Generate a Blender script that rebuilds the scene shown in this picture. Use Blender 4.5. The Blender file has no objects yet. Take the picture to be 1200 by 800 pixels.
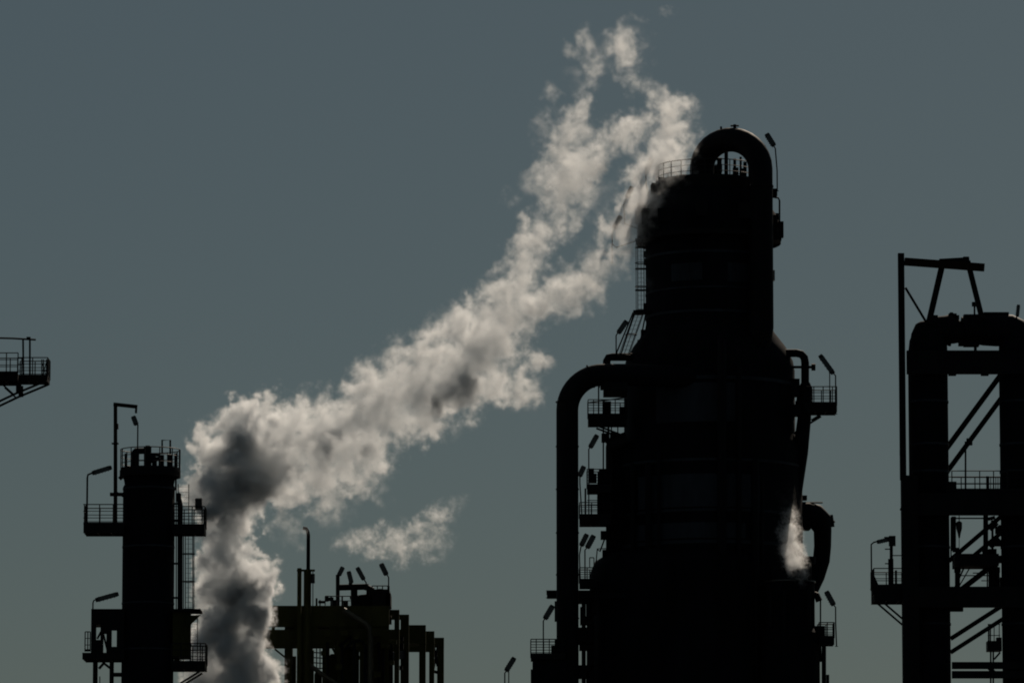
import bpy, math, random
import numpy as np
from mathutils import Vector, Matrix
random.seed(7)
np.random.seed(7)
scene = bpy.context.scene
COL = scene.collection

# ------------------------------------------------------------------ camera, sky, sun, exposure
F = 6300.0                      # focal length in pixels of the 1200 px wide photograph
PITCH = math.radians(7.6)
EYE = Vector((0.0, 0.0, 1.7))
cam_data = bpy.data.cameras.new('camera')
cam_data.sensor_width = 36.0
cam_data.lens = F / 1200.0 * 36.0
cam_data.clip_start = 1.0
cam_data.clip_end = 60000.0
cam = bpy.data.objects.new('camera', cam_data)
COL.objects.link(cam)
cam.location = EYE
cam.rotation_euler = (math.pi / 2 + PITCH, 0, 0)
scene.camera = cam

SUN_EL, SUN_AZ = math.radians(34), math.radians(13)   # azimuth clockwise from +Y (behind the plant)
world = bpy.data.worlds.new('World')
scene.world = world
world.use_nodes = True
wn, wl = world.node_tree.nodes, world.node_tree.links
wn.clear()
sky = wn.new('ShaderNodeTexSky')
sky.sky_type = 'NISHITA'
sky.sun_disc = False
sky.sun_elevation = SUN_EL
sky.sun_rotation = SUN_AZ
sky.altitude = 0
sky.air_density = 1.0
sky.dust_density = 0.5
sky.ozone_density = 1.5
tint = wn.new('ShaderNodeMix')
tint.data_type = 'RGBA'
tint.blend_type = 'MULTIPLY'
tint.inputs['Factor'].default_value = 1.0
tint.inputs['B'].default_value = (0.48, 0.525, 0.51, 1)
bg = wn.new('ShaderNodeBackground')
bg.inputs['Strength'].default_value = 0.05
wo = wn.new('ShaderNodeOutputWorld')
wl.new(sky.outputs[0], tint.inputs['A'])
veil = wn.new('ShaderNodeMix')          # thin even haze over the whole sky flattens its gradient
veil.data_type = 'RGBA'
veil.inputs['Factor'].default_value = 0.45
veil.inputs['B'].default_value = (2.5, 3.5, 3.75, 1)
wl.new(tint.outputs['Result'], veil.inputs['A'])
wl.new(veil.outputs['Result'], bg.inputs['Color'])
wl.new(bg.outputs[0], wo.inputs['Surface'])

sun_data = bpy.data.lights.new('sun', 'SUN')
sun_data.energy = 4.8
sun_data.angle = math.radians(0.5)
sun_data.color = (1.0, 0.85, 0.69)
sun = bpy.data.objects.new('sun', sun_data)
COL.objects.link(sun)
sd = Vector((math.sin(SUN_AZ) * math.cos(SUN_EL), math.cos(SUN_AZ) * math.cos(SUN_EL), math.sin(SUN_EL)))
sun.rotation_euler = (-sd).to_track_quat('-Z', 'Y').to_euler()
sun.location = sd * 500

scene.view_settings.view_transform = 'Standard'
scene.view_settings.look = 'None'
scene.view_settings.exposure = -1.0
scene.view_settings.gamma = 1.0
scene.render.engine = 'CYCLES'
cy = scene.cycles
cy.max_bounces = 12
cy.diffuse_bounces = 3
cy.glossy_bounces = 3
cy.volume_bounces = 6
cy.volume_step_rate = 1.0
cy.volume_max_steps = 512
cy.use_denoising = True
try:
    cy.denoiser = 'OPENIMAGEDENOISE'
except Exception:
    pass
cy.filter_width = 1.9

# ------------------------------------------------------------------ helpers
CP, SP = math.cos(PITCH), math.sin(PITCH)


def P(px, py, Y):
    """World point on the plane y = Y that the photograph shows at pixel (px, py)."""
    dx, dy = (px - 600.0) / F, (400.0 - py) / F
    d = Vector((dx, CP - dy * SP, SP + dy * CP))
    return EYE + d * (Y / d.y)


def S(Y):
    return Y / (F * CP)         # metres per pixel at depth Y


def mat(name, col, rough=0.6, metal=0.0, var=0.35, scale=1.5, spec=0.25, streak=True, bump=0.03):
    m = bpy.data.materials.new(name)
    m.use_nodes = True
    n, l = m.node_tree.nodes, m.node_tree.links
    b = n['Principled BSDF']
    b.inputs['Roughness'].default_value = rough
    b.inputs['Metallic'].default_value = metal
    b.inputs['Specular IOR Level'].default_value = spec
    tc = n.new('ShaderNodeTexCoord')
    mp = n.new('ShaderNodeMapping')
    mp.inputs['Scale'].default_value = (scale, scale, scale * (0.25 if streak else 1.0))
    nz = n.new('ShaderNodeTexNoise')
    nz.inputs['Scale'].default_value = 1.0
    nz.inputs['Detail'].default_value = 6.0
    nz.inputs['Roughness'].default_value = 0.65
    cr = n.new('ShaderNodeValToRGB')
    cr.color_ramp.elements[0].position = 0.3
    cr.color_ramp.elements[1].position = 0.72
    lo = [c * (1 - var) for c in col]
    hi = [c * (1 + var) for c in col]
    cr.color_ramp.elements[0].color = (*lo, 1)
    cr.color_ramp.elements[1].color = (*hi, 1)
    l.new(tc.outputs['Object'], mp.inputs['Vector'])
    l.new(mp.outputs[0], nz.inputs['Vector'])
    l.new(nz.outputs['Fac'], cr.inputs['Fac'])
    l.new(cr.outputs[0], b.inputs['Base Color'])
    if bump:
        bp = n.new('ShaderNodeBump')
        bp.inputs['Strength'].default_value = 0.25
        bp.inputs['Distance'].default_value = bump
        l.new(nz.outputs['Fac'], bp.inputs['Height'])
        l.new(bp.outputs[0], b.inputs['Normal'])
    return m


M = {
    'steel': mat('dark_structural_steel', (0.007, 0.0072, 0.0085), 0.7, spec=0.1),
    'rust': mat('rusty_beam_steel', (0.016, 0.010, 0.006), 0.8, spec=0.1),
    'rail': mat('railing_steel', (0.008, 0.008, 0.0095), 0.6, bump=0, spec=0.12),
    'clad': mat('insulation_cladding', (0.017, 0.023, 0.032), 0.6, 0.0, 0.6, 0.6, spec=0.12),
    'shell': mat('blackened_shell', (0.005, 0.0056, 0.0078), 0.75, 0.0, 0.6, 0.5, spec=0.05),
    'olive': mat('olive_haze_steel', (0.036, 0.036, 0.010), 0.7, 0.0, 0.45, 0.8, spec=0.1),  # olive base colour carries the haze tint over the low structures
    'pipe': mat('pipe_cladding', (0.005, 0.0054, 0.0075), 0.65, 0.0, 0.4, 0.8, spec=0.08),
    'lit_pipe': mat('highlight_pipe_metal', (0.05, 0.046, 0.03), 0.45, 0.3, 0.3, 1.0, spec=0.4),  # lighter than the other pipes, puts the highlight into the sloping pipes' colour
    'glint': mat('glint_metal', (0.09, 0.085, 0.075), 0.35, 0.6, 0.3, 2.0, spec=0.5),  # pale shiny metal that puts sun glints into the colour of edges
    'lamp': mat('lamp_housing', (0.016, 0.016, 0.017), 0.5, bump=0),
    'glass': mat('lamp_glass', (0.03, 0.032, 0.034), 0.25, 0.0, 0.1, 3, spec=0.4, bump=0),
    'ground': mat('gravel_ground', (0.06, 0.056, 0.05), 0.9, 0.0, 0.4, 0.4, streak=False, bump=0.05),
}


def root(name, label, cat, loc, group=None, kind=None):
    o = bpy.data.objects.new(name, None)
    COL.objects.link(o)
    o.location = loc
    o.empty_display_size = 0.5
    o['label'] = label
    o['category'] = cat
    if group:
        o['group'] = group
    o['kind'] = kind or 'thing'
    o['ox'], o['oy'], o['oz'] = loc[0], loc[1], loc[2]
    return o


def origin(o):
    while o.parent is not None:
        o = o.parent
    return Vector((o['ox'], o['oy'], o['oz'])) if 'ox' in o else Vector((0, 0, 0))


class MB:
    """Collects world-space pieces and links them as ONE mesh object."""

    def __init__(self):
        self.v, self.f, self.marks = [], [], []

    def add(self, vs, fs):
        k = len(self.v)
        self.marks.append((k, len(self.f)))
        self.v += [tuple(p) for p in vs]
        self.f += [tuple(i + k for i in q) for q in fs]
        return self

    def box(self, a, b):
        x0, x1 = sorted((a[0], b[0])); y0, y1 = sorted((a[1], b[1])); z0, z1 = sorted((a[2], b[2]))
        vs = [(x, y, z) for z in (z0, z1) for y in (y0, y1) for x in (x0, x1)]
        return self.add(vs, [(0, 2, 3, 1), (4, 5, 7, 6), (0, 1, 5, 4), (2, 6, 7, 3), (0, 4, 6, 2), (1, 3, 7, 5)])

    def bar(self, a, b, w, d=None, up=None):
        """Rectangular member from a to b: w wide across the view, d deep."""
        a, b = Vector(a), Vector(b)
        d = w if d is None else d
        t = (b - a).normalized()
        dep = Vector((0, 1, 0)) if up is None else Vector(up)
        if abs(t.dot(dep)) > 0.95:
            dep = Vector((0, 0, 1))
        sx = t.cross(dep).normalized() * (w / 2)
        sy = t.cross(sx).normalized() * (d / 2)
        vs = [p + sgx * sx + sgy * sy for p in (a, b) for sgx, sgy in ((-1, -1), (1, -1), (1, 1), (-1, 1))]
        return self.add(vs, [(3, 2, 1, 0), (4, 5, 6, 7), (0, 1, 5, 4), (1, 2, 6, 5), (2, 3, 7, 6), (3, 0, 4, 7)])

    def ibeam(self, a, b, h, w=None, t=0.025, up=(0, 0, 1)):
        """I-section from a to b, h high, w flange width."""
        a, b = Vector(a), Vector(b)
        w = h * 0.6 if w is None else w
        tt = (b - a).normalized()
        u = Vector(up)
        u = (u - tt * u.dot(tt)).normalized()
        self.bar(a + u * (h / 2 - t / 2), b + u * (h / 2 - t / 2), w, t, up=u)
        self.bar(a - u * (h / 2 - t / 2), b - u * (h / 2 - t / 2), w, t, up=u)
        self.bar(a, b, t, h - 2 * t - 0.004, up=u)
        return self

    def tube(self, pts, r, n=8, closed=False, cap=True):
        pts = [Vector(p) for p in pts]
        m = len(pts)
        rs = list(r) if isinstance(r, (list, tuple)) else [r] * m
        tang = []
        for i in range(m):
            if closed:
                t = pts[(i + 1) % m] - pts[i - 1]
            else:
                t = pts[min(i + 1, m - 1)] - pts[max(i - 1, 0)]
            tang.append(t.normalized())
        ref = Vector((0, 0, 1)) if abs(tang[0].z) < 0.9 else Vector((1, 0, 0))
        nrm = (ref - tang[0] * ref.dot(tang[0])).normalized()
        vs = []
        for i in range(m):
            nrm = (nrm - tang[i] * nrm.dot(tang[i])).normalized()
            bi = tang[i].cross(nrm)
            for k in range(n):
                a = 2 * math.pi * k / n
                vs.append(pts[i] + (nrm * math.cos(a) + bi * math.sin(a)) * rs[i])
        fs = []
        for i in range(m if closed else m - 1):
            j = (i + 1) % m
            for k in range(n):
                k2 = (k + 1) % n
                fs.append((i * n + k, i * n + k2, j * n + k2, j * n + k))
        if cap and not closed:
            fs.append(tuple(reversed(range(n))))
            fs.append(tuple(range((m - 1) * n, m * n)))
        return self.add(vs, fs)

    def lathe(self, prof, cx, cy, n=48, cap=True):
        """prof: (radius, z) from top to bottom."""
        vs, fs = [], []
        for r, z in prof:
            for k in range(n):
                a = 2 * math.pi * k / n
                vs.append((cx + r * math.cos(a), cy + r * math.sin(a), z))
        for i in range(len(prof) - 1):
            for k in range(n):
                k2 = (k + 1) % n
                fs.append((i * n + k, (i + 1) * n + k, (i + 1) * n + k2, i * n + k2))
        if cap:
            fs.append(tuple(range(n)))
            fs.append(tuple(reversed(range((len(prof) - 1) * n, len(prof) * n))))
        return self.add(vs, fs)

    def ring(self, cx, cy, r0, r1, z0, z1, a0=0.0, a1=360.0, n=40):
        """Annular slab (degrees; 270 faces the camera)."""
        full = a1 - a0 >= 359.9
        m = n if full else n + 1
        vs, fs = [], []
        for i in range(m):
            a = math.radians(a0 + (a1 - a0) * i / n)
            c, s = math.cos(a), math.sin(a)
            vs += [(cx + r0 * c, cy + r0 * s, z0), (cx + r1 * c, cy + r1 * s, z0), (cx + r1 * c, cy + r1 * s, z1), (cx + r0 * c, cy + r0 * s, z1)]
        for i in range(n):
            j = (i + 1) % m
            for k in range(4):
                k2 = (k + 1) % 4
                fs.append((i * 4 + k, j * 4 + k, j * 4 + k2, i * 4 + k2))
        if not full:
            fs += [(0, 1, 2, 3), (4 * m - 1, 4 * m - 2, 4 * m - 3, 4 * m - 4)]
        return self.add(vs, fs)

    def each(self, name, m, parent=None):
        """One object per piece added."""
        out = []
        ends = self.marks[1:] + [(len(self.v), len(self.f))]
        for (v0, f0), (v1, f1) in zip(self.marks, ends):
            q = MB()
            q.add(self.v[v0:v1], [tuple(i - v0 for i in f) for f in self.f[f0:f1]])
            out.append(q.build(name, m, parent))
        return out

    def build(self, name, m, parent=None, kind=None, label=None):
        me = bpy.data.meshes.new(name)
        og = origin(parent) if parent is not None else Vector((0, 0, 0))
        me.from_pydata([(x - og.x, y - og.y, z - og.z) for x, y, z in self.v], [], self.f)
        me.update()
        me.materials.append(M[m] if isinstance(m, str) else m)
        me.polygons.foreach_set('use_smooth', [True] * len(me.polygons))
        try:
            me.set_sharp_from_angle(angle=math.radians(38))
        except Exception:
            pass
        o = bpy.data.objects.new(name, me)
        COL.objects.link(o)
        if parent is not None:
            o.parent = parent
        if kind:
            o['kind'] = kind
        if label:
            o['label'] = label
        return o


def arc(c, r, a0, a1, n, ux=Vector((1, 0, 0)), uz=Vector((0, 0, 1))):
    return [Vector(c) + ux * (r * math.cos(math.radians(a0 + (a1 - a0) * i / n))) + uz * (r * math.sin(math.radians(a0 + (a1 - a0) * i / n))) for i in range(n + 1)]


def railing(mb, pts, h=1.12, closed=False, step=1.25, r=0.032, toe=True, mid=2):
    """Handrail of round tube along a deck-level path."""
    pts = [Vector(p) for p in pts]
    up = Vector((0, 0, 1))
    loop = pts + ([pts[0]] if closed else [])
    mb.tube([p + up * h for p in pts], r, 6, closed)
    for k in range(1, mid + 1):
        mb.tube([p + up * (h * k / (mid + 1)) for p in pts], r * 0.75, 5, closed)
    acc = 0.0
    mb.bar(loop[0], loop[0] + up * h, r * 2, r * 2)
    for a, b in zip(loop[:-1], loop[1:]):
        L = (b - a).length
        if toe:
            mb.bar(a + up * 0.075, b + up * 0.075, 0.012, 0.15, up=(0, 0, 1))
        d = step - acc
        while d < L - 1e-3:
            q = a.lerp(b, d / L)
            mb.bar(q, q + up * h, r * 2, r * 2)
            d += step
        acc = L - (d - step)
    if not closed:
        mb.bar(loop[-1], loop[-1] + up * h, r * 2, r * 2)


def deck_platform(parent, x0, x1, yt, yb, Y, depth, rail_py=None, open_sides='', bracket=None, step=1.2, m='steel', label=None):
    """Rectangular grated platform between pixels x0..x1, deck band yt..yb; front edge at Y - depth/2."""
    a, b = P(x0, yt, Y), P(x1, yb, Y)
    # the band seen from below: the far edge of the underside sits lower, so the slab is thinner than the band
    zt = a.z - 0.06
    zb = min(zt - 0.12, b.z + depth * 0.5 * math.tan(PITCH) * 0.6)
    yf, yk = Y - depth / 2, Y + depth / 2
    d = MB()
    d.box((a.x, yf, zt - 0.05), (b.x, yk, zt))                       # grating
    for yy in (yf + 0.05, Y, yk - 0.05):
        d.box((a.x + 0.003, yy - 0.045, zb), (b.x - 0.003, yy + 0.045, zt - 0.053))
    for i in range(4):
        xx = a.x + 0.06 + (b.x - a.x - 0.12) * i / 3
        d.box((xx - 0.05, yf + 0.1, zb + 0.02), (xx + 0.05, yk - 0.1, zt - 0.056))
    part = d.build('platform', m, parent, label=label)
    if rail_py is not None:
        h = P(x0, rail_py, Y).z - zt
        r = MB()
        pf = [Vector((a.x, yk, zt)), Vector((a.x, yf, zt)), Vector((b.x, yf, zt)), Vector((b.x, yk, zt))]
        if 'l' in open_sides:
            pf = pf[1:]
        if 'r' in open_sides:
            pf = pf[:-1]
        railing(r, pf, h, False, step)
        if 'k' not in open_sides:
            r.build('railing', 'rail', part)
            r = MB()
            railing(r, [Vector((a.x, yk - 0.02, zt)), Vector((b.x, yk - 0.02, zt))], h, False, step)
        r.build('railing', 'rail', part)
    if bracket:
        k = MB()
        for (bx0, by0, bx1, by1) in bracket:
            for yy in (yf + 0.12, yk - 0.12):
                p, q = P(bx0, by0, Y), P(bx1, by1, Y)
                k.bar((p.x, yy, p.z), (q.x, yy, q.z), 0.12, 0.1)
        k.each('bracket', m, part)
    return part


def ring_platform(parent, cx, cy, r_in, r_out, zt, thick, h=None, a0=0, a1=360, step=1.25, m='steel', n_br=0):
    d = MB()
    d.ring(cx, cy, r_in, r_out, zt - 0.05, zt, a0, a1)
    d.ring(cx, cy, r_out - 0.1, r_out - 0.003, zt - thick, zt - 0.053, a0, a1)
    d.ring(cx, cy, r_in, r_in + 0.1, zt - thick, zt - 0.053, a0, a1)
    nb = max(4, int((a1 - a0) / 22))
    for i in range(nb + 1):
        a = math.radians(a0 + 1 + (a1 - a0 - 2) * i / nb)
        c, s = math.cos(a), math.sin(a)
        d.bar((cx + r_in * c, cy + r_in * s, zt - thick * 0.5 - 0.03), (cx + (r_out - 0.11) * c, cy + (r_out - 0.11) * s, zt - thick * 0.5 - 0.03), 0.08, thick - 0.08, up=(0, 0, 1))
    part = d.build('platform', m, parent)
    if h:
        r = MB()
        nn = max(8, int((a1 - a0) / 10))
        full = a1 - a0 >= 359.9
        pts = []
        for i in range(nn if full else nn + 1):
            a = math.radians(a0 + (a1 - a0) * i / nn)
            pts.append(Vector((cx + (r_out - 0.05) * math.cos(a), cy + (r_out - 0.05) * math.sin(a), zt)))
        railing(r, pts, h, full, step)
        r.build('railing', 'rail', part)
    if n_br:
        k = MB()
        for i in range(n_br):
            a = math.radians(a0 + 4 + (a1 - a0 - 8) * i / max(1, n_br - 1))
            c, s = math.cos(a), math.sin(a)
            k.bar((cx + r_out * 0.97 * c, cy + r_out * 0.97 * s, zt - thick), (cx + r_in * c, cy + r_in * s, zt - thick - (r_out - r_in) * 0.8), 0.1, 0.1)
        k.each('bracket', m, part)
    return part


def ladder(parent, pts, width=0.5, cage=True, cage_side=-1, hoop=1.4, r=0.03):
    """Ladder along the pixel-free world polyline pts (bottom to top); the cage bulges towards -y."""
    pts = [Vector(p) for p in pts]
    wx = Vector((width / 2, 0, 0))
    l = MB()
    for s in (-1, 1):
        l.tube([p + wx * s for p in pts], r, 5)
    for a, b in zip(pts[:-1], pts[1:]):
        n = max(1, int((b - a).length / 0.3))
        for i in range(n):
            q = a.lerp(b, (i + 0.5) / n)
            l.bar(q - wx, q + wx, 0.018, 0.018, up=(0, 0, 1))
    part = l.build('ladder', 'rail', parent)
    if cage:
        c = MB()
        rad = 0.38
        cen = Vector((0, cage_side * 0.36, 0))
        for a, b in zip(pts[:-1], pts[1:]):
            n = max(1, int((b - a).length / hoop))
            for i in range(n + 1):
                q = a.lerp(b, i / n) + cen
                c.tube(arc(q, rad, 90, 450, 14, Vector((1, 0, 0)), Vector((0, 1, 0)))[:-1], 0.03, 5, True)
        for ang in (150, 210, 270, 330, 30):
            off = Vector((rad * math.cos(math.radians(ang)), rad * math.sin(math.radians(ang)), 0)) + cen
            c.tube([p + off for p in pts], 0.02, 5)
        c.build('safety_cage', 'rail', part)
    return part


FLOOD_N = [0]


def floodlight(label, pole, head, Y, hw=0.30, r=0.045, extra=None, group='floodlights on the process towers'):
    """Pole given as pixel polyline (foot first), head as two pixel points along its long axis."""
    pts = [P(x, y, Y) for x, y in pole]
    for i in range(1, len(pole)):
        if abs(pole[i][0] - pole[i - 1][0]) < 0.6:
            pts[i].x = pts[i - 1].x
    t = root('floodlight', label, 'floodlight', pts[0], group)
    p = MB()
    p.tube(pts, r, 7)
    p.box(pts[0] + Vector((-0.1, -0.1, -0.005)), pts[0] + Vector((0.1, 0.1, 0.02)))
    if extra:
        p.tube([P(x, y, Y) for x, y in extra], r * 0.8, 6)
    p.build('pole', 'rail', t)
    a, b = P(*head[0], Y), P(*head[1], Y)
    ax = (b - a)
    L = ax.length
    ax.normalize()
    side = ax.cross(Vector((0, 1, 0))).normalized()
    h = MB()
    # ribbed trough housing: tapered box, with a spine and end caps
    w = hw / 2
    dpt = hw * 0.75
    vs = []
    for q, k in ((a, 0.86), (a + ax * (L * 0.12), 1.0), (b - ax * (L * 0.1), 1.0), (b, 0.8)):
        for sx, sy in ((-1, -1), (1, -1), (0.72, 1), (-0.72, 1)):
            vs.append(q + side * (w * sx * k) + Vector((0, dpt * 0.5 * sy * k, 0)))
    fs = [(0, 1, 2, 3), (15, 14, 13, 12)]
    for i in range(3):
        for k in range(4):
            k2 = (k + 1) % 4
            fs.append((i * 4 + k, (i + 1) * 4 + k, (i + 1) * 4 + k2, i * 4 + k2))
    h.add(vs, fs)
    for i in range(5):
        q = a + ax * (L * (0.16 + 0.16 * i))
        h.bar(q - side * (w + 0.02), q + side * (w + 0.02), 0.03, dpt * 0.7)
    h.bar(pts[-1] - ax * 0.03, a + ax * (L * 0.25), 0.07, 0.07)
    hd = h.build('lamp_head', 'lamp', t)
    g = MB()
    g.add([a + ax * (L * 0.14) + side * w * 0.8 + Vector((0, -dpt * 0.515, 0)), b - ax * (L * 0.14) + side * w * 0.8 + Vector((0, -dpt * 0.515, 0)),
           b - ax * (L * 0.14) - side * w * 0.8 + Vector((0, -dpt * 0.515, 0)), a + ax * (L * 0.14) - side * w * 0.8 + Vector((0, -dpt * 0.515, 0))], [(0, 1, 2, 3)])
    g.build('lens', 'glass', hd)
    return t


def flange(mb, c, axis, r, t=0.1):
    c, axis = Vector(c), Vector(axis).normalized()
    mb.tube([c - axis * t, c + axis * t], r, 20)


# ------------------------------------------------------------------ ground
g = MB()
g.add([(-9000, -3000, 0), (9000, -3000, 0), (9000, 15000, 0), (-9000, 15000, 0)], [(0, 1, 2, 3)])
gnd = g.build('ground', 'ground', None, 'structure', 'dark gravel ground far below the towers')
gnd['category'] = 'ground'

exec_parts = True
# ================================================================== main column
Y = 358.0
s = S(Y)
CX = P(831, 400, Y).x


def Z(py, YY=Y):
    return P(600, py, YY).z


col = root('distillation_column', 'tallest dark column, stepped in three widths with an arched pipe on its top', 'column', (CX, Y, 0.0))
prof = [(20, 212), (52, 219), (68, 234), (74, 250), (74, 384), (76, 390), (90, 408), (98, 424), (100, 436), (100, 511), (104, 519), (108, 530), (108, 830)]
pr = [(r * s, Z(py)) for r, py in prof] + [(108 * s, 0.0)]
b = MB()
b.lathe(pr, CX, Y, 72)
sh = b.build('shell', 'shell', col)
b = MB()
for (r, y0, y1) in ((74.8, 303, 306), (74.7, 345, 347), (74.8, 372, 375), (100.8, 452, 456), (108.6, 548, 551), (108.5, 606, 609), (108.6, 642, 646)):
    b.ring(CX, Y, (r - 1.5) * s, r * s, Z(y1), Z(y0), n=72)
b.each('stiffener_ring', 'clad', sh)
b = MB()
for (r, y0, y1, a0, a1) in ((108.4, 566, 604, 218, 300), (108.4, 622, 640, 215, 290), (74.5, 318, 338, 232, 262), (74.5, 318, 340, 285, 318), (100.5, 460, 505, 230, 285)):
    b.ring(CX, Y, (r - 1.0) * s, r * s, Z(y1), Z(y0), a0, a1, n=24)
b.each('cladding_panel', 'clad', sh)

# top platform and ring platform round the head
top_part = ring_platform(col, CX, Y, 20 * s, 62 * s, Z(216), 0.9, Z(186) - Z(206), step=0.85)
b = MB()       # solid screen panels hung under the top platform
b.ring(CX, Y, 58 * s, 60.5 * s, Z(233), Z(220), n=48)
b.build('screen_panel', 'steel', top_part)
hood = MB()
hood.lathe([(61 * s, Z(229)), (66 * s, Z(232)), (79 * s, Z(252)), (83 * s, Z(262)), (84 * s, Z(272)), (84 * s, Z(282)), (75 * s, Z(282.5))], CX, Y, 56, cap=False)
hood.lathe([(75 * s, Z(281.5)), (82 * s, Z(281)), (82 * s, Z(262)), (60 * s, Z(230.5))], CX, Y, 56, cap=False)
hood.build('head_cowl', 'shell', col)
ring_platform(col, CX, Y, 75 * s, 85 * s, Z(280), 0.35, None)
b = MB()
for ang, r0, y0, y1, w in ((186, 63, 229, 216, .5), (196, 63, 229, 220, .9), (204, 62, 229, 212, .3), (172, 62, 229, 219, .6), (178, 78, 256, 238, .7), (190, 80, 262, 243, .5), (170, 80, 260, 246, .8), (205, 82, 268, 250, .6), (352, 82, 280, 262, .7), (2, 78, 262, 250, .5), (335, 82, 272, 258, .6), (230, 82, 270, 255, 1.0), (262, 80, 266, 248, .8), (300, 80, 268, 250, 1.0)):
    cxx, cyy = CX + r0 * s * math.cos(math.radians(ang)), Y + r0 * s * math.sin(math.radians(ang))
    b.box((cxx - w / 2, cyy - w / 2, Z(y0)), (cxx + w / 2, cyy + w / 2, Z(y1)))
b.each('head_equipment', 'steel', col)

# arched overhead pipe, right leg running down the front right of the shell
YLEG, YREG = Y - 0.6, Y - 4.0
def arch_at(a):
    yy = (YLEG + YREG) / 2 - (YREG - YLEG) / 2 * math.cos(math.radians(a))
    return P(856.8 - 34.3 * math.cos(math.radians(a)), 198 - 34.3 * math.sin(math.radians(a)), yy)
pts = [P(822.5, 236, YLEG), P(822.5, 215, YLEG)] + [arch_at(a) for a in range(0, 181, 12)]
base_r = pts[-1]
pts += [Vector((base_r.x, base_r.y, Z(262, YREG))), Vector((base_r.x, base_r.y, Z(384, YREG))), Vector((base_r.x - 0.1, base_r.y + 0.2, Z(396, YREG))), Vector((base_r.x - 0.5, base_r.y + 1.2, Z(412, YREG))), Vector((base_r.x - 1.2, base_r.y + 3.0, Z(424, YREG)))]
b = MB()
b.tube(pts, 14.2 * s, 24)
gp = b.build('arched_pipe', 'pipe', col)
b = MB()
flange(b, P(822.5, 211, YLEG), (0, 0, 1), 16.2 * s, 0.09)
flange(b, base_r + Vector((0, 0, -1.2)), (0, 0, 1), 15.2 * s, 0.07)
tp = arch_at(96)
b.tube([P(861, 151, tp.y), P(861, 146, tp.y)], 0.1, 8)
b.tube([P(861, 147.6, tp.y) + Vector((-.28, 0, 0)), P(861, 147.6, tp.y) + Vector((.28, 0, 0))], 0.06, 6)
b.tube([P(845, 151.5, tp.y), P(845, 148.4, tp.y)], 0.07, 8)
b.each('vent_valve', 'steel', gp)
b = MB()       # instruments and small piping on the top platform
for x, y0, y1, r in ((851, 178, 206, .13), (843, 186, 207, .16), (838, 194, 207, .22), (861, 186, 206, .10), (868, 184, 207, .08), (873, 190, 207, .12)):
    b.tube([P(x, y1, Y + 2.2), P(x, y0, Y + 2.2)], r, 8)
b.tube([P(838, 186.5, Y + 2.2), P(846, 186.5, Y + 2.2)], 0.1, 8)
for x, y in ((862, 205), (843, 201), (870, 206)):
    b.box(P(x - 3, y, Y + 1.4), P(x + 3, y - 7, Y + 2.0))
b.each('instrument_pipe', 'steel', top_part)

# ladder and cage down the left of the head
lx = P(751, 330, Y - 1.0)
ladder(col, [Vector((lx.x, Y - 1, Z(367))), Vector((lx.x, Y - 1, Z(284)))], 0.42, True, -1, 1.45)
ladder(col, [P(731, 417, Y - 2.0), P(748, 369, Y - 1.2)], 0.5, True, -1, 1.3)
b = MB()
for x0, x1 in ((742, 727), (740, 721), (755, 747), (758, 752)):
    b.tube([P(x0 + 2, 366, Y - .6), P(x1, 417, Y - .9)], 0.05, 6)
b.bar(P(742, 366, Y - 1), P(760, 366, Y - 1), 0.2, 0.9)
for y in (290, 315, 340):
    b.bar(P(745, y, Y - .8), P(760, y, Y - .4), 0.1, 0.2)
for (x, y) in ((757, 298), (758, 307), (757, 359), (754, 390), (750, 402), (747, 410)):
    b.box(P(x - 3, y + 3, Y - .6), P(x + 5, y - 3, Y - .2))
b.each('conduit', 'rail', col)

# right side handrail of the ring platform and small platform
b = MB()
b.tube([P(905.5, 231, Y - 2.6), P(912, 232, Y - 2.6), P(913.5, 235, Y - 2.6), P(913.5, 280, Y - 2.6)], 0.06, 6)
b.box(P(905, 281, Y - 3.2), P(914.5, 276, Y - 1.6))
b.box(P(903, 272, Y - 3.0), P(909, 256, Y - 2.0))
b.box(P(903, 229, Y - 3.0), P(910, 224, Y - 1.9))
b.build('landing', 'steel', col)
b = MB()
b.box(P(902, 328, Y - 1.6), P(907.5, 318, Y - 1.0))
b.build('small_box', 'glint', sh)  # added pale box standing for the glint on the shell's right edge

# shoulder pipe pair to the left of the cone and the platform it crosses
b = MB()
b.tube([P(711, 428, Y - 2), P(711, 423, Y - 2), P(713, 419, Y - 2), P(718, 418.2, Y - 2), P(760, 418.2, Y - 2)], 4.6 * s, 12)
b.build('bypass_pipe', 'pipe', col)

# left side platforms and ladders (stair tower side)
YL = Y - 3.0
deck_platform(col, 689, 734, 488, 500, YL, 1.8, 470, 'r', [(699, 500, 731, 512)], step=0.72)
deck_platform(col, 688, 716, 570, 579, YL, 1.6, 551, 'r', None, step=0.8)
deck_platform(col, 679, 716, 605, 617, YL, 1.8, 590, 'lr', None, step=0.8)
deck_platform(col, 679, 700, 681, 690, YL, 1.6, 666, 'r', None, step=0.7)
b = MB()
for x, y0, y1, r in ((707, 572, 499, .05), (713, 560, 499, .07), (716.5, 560, 499, .04), (724, 522, 499, .04), (701, 553, 572, .05), (702.5, 578, 606, .06), (686, 572, 606, .06), (690, 578, 606, .04)):
    b.tube([P(x, y0, YL), P(x, y1, YL)], r, 6)
b.tube([P(690, 471.5, YL - .9), P(731, 466, YL - .9), P(731, 460, YL)], 0.04, 6)
b.tube([P(701.5, 451, YL), P(701.5, 489, YL)], 0.05, 6)
for y in (586, 591, 597):
    b.tube([P(688, y, YL - .5), P(702, y, YL - .5)], 0.03, 5)
b.each('riser_pipe', 'rail', col)
b = MB()
b.box(P(711, 830, YL + 1), P(738, 524, YL + 2.6))
b.box(P(702, 578, YL - .3), P(716, 552, YL + 1))
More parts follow.
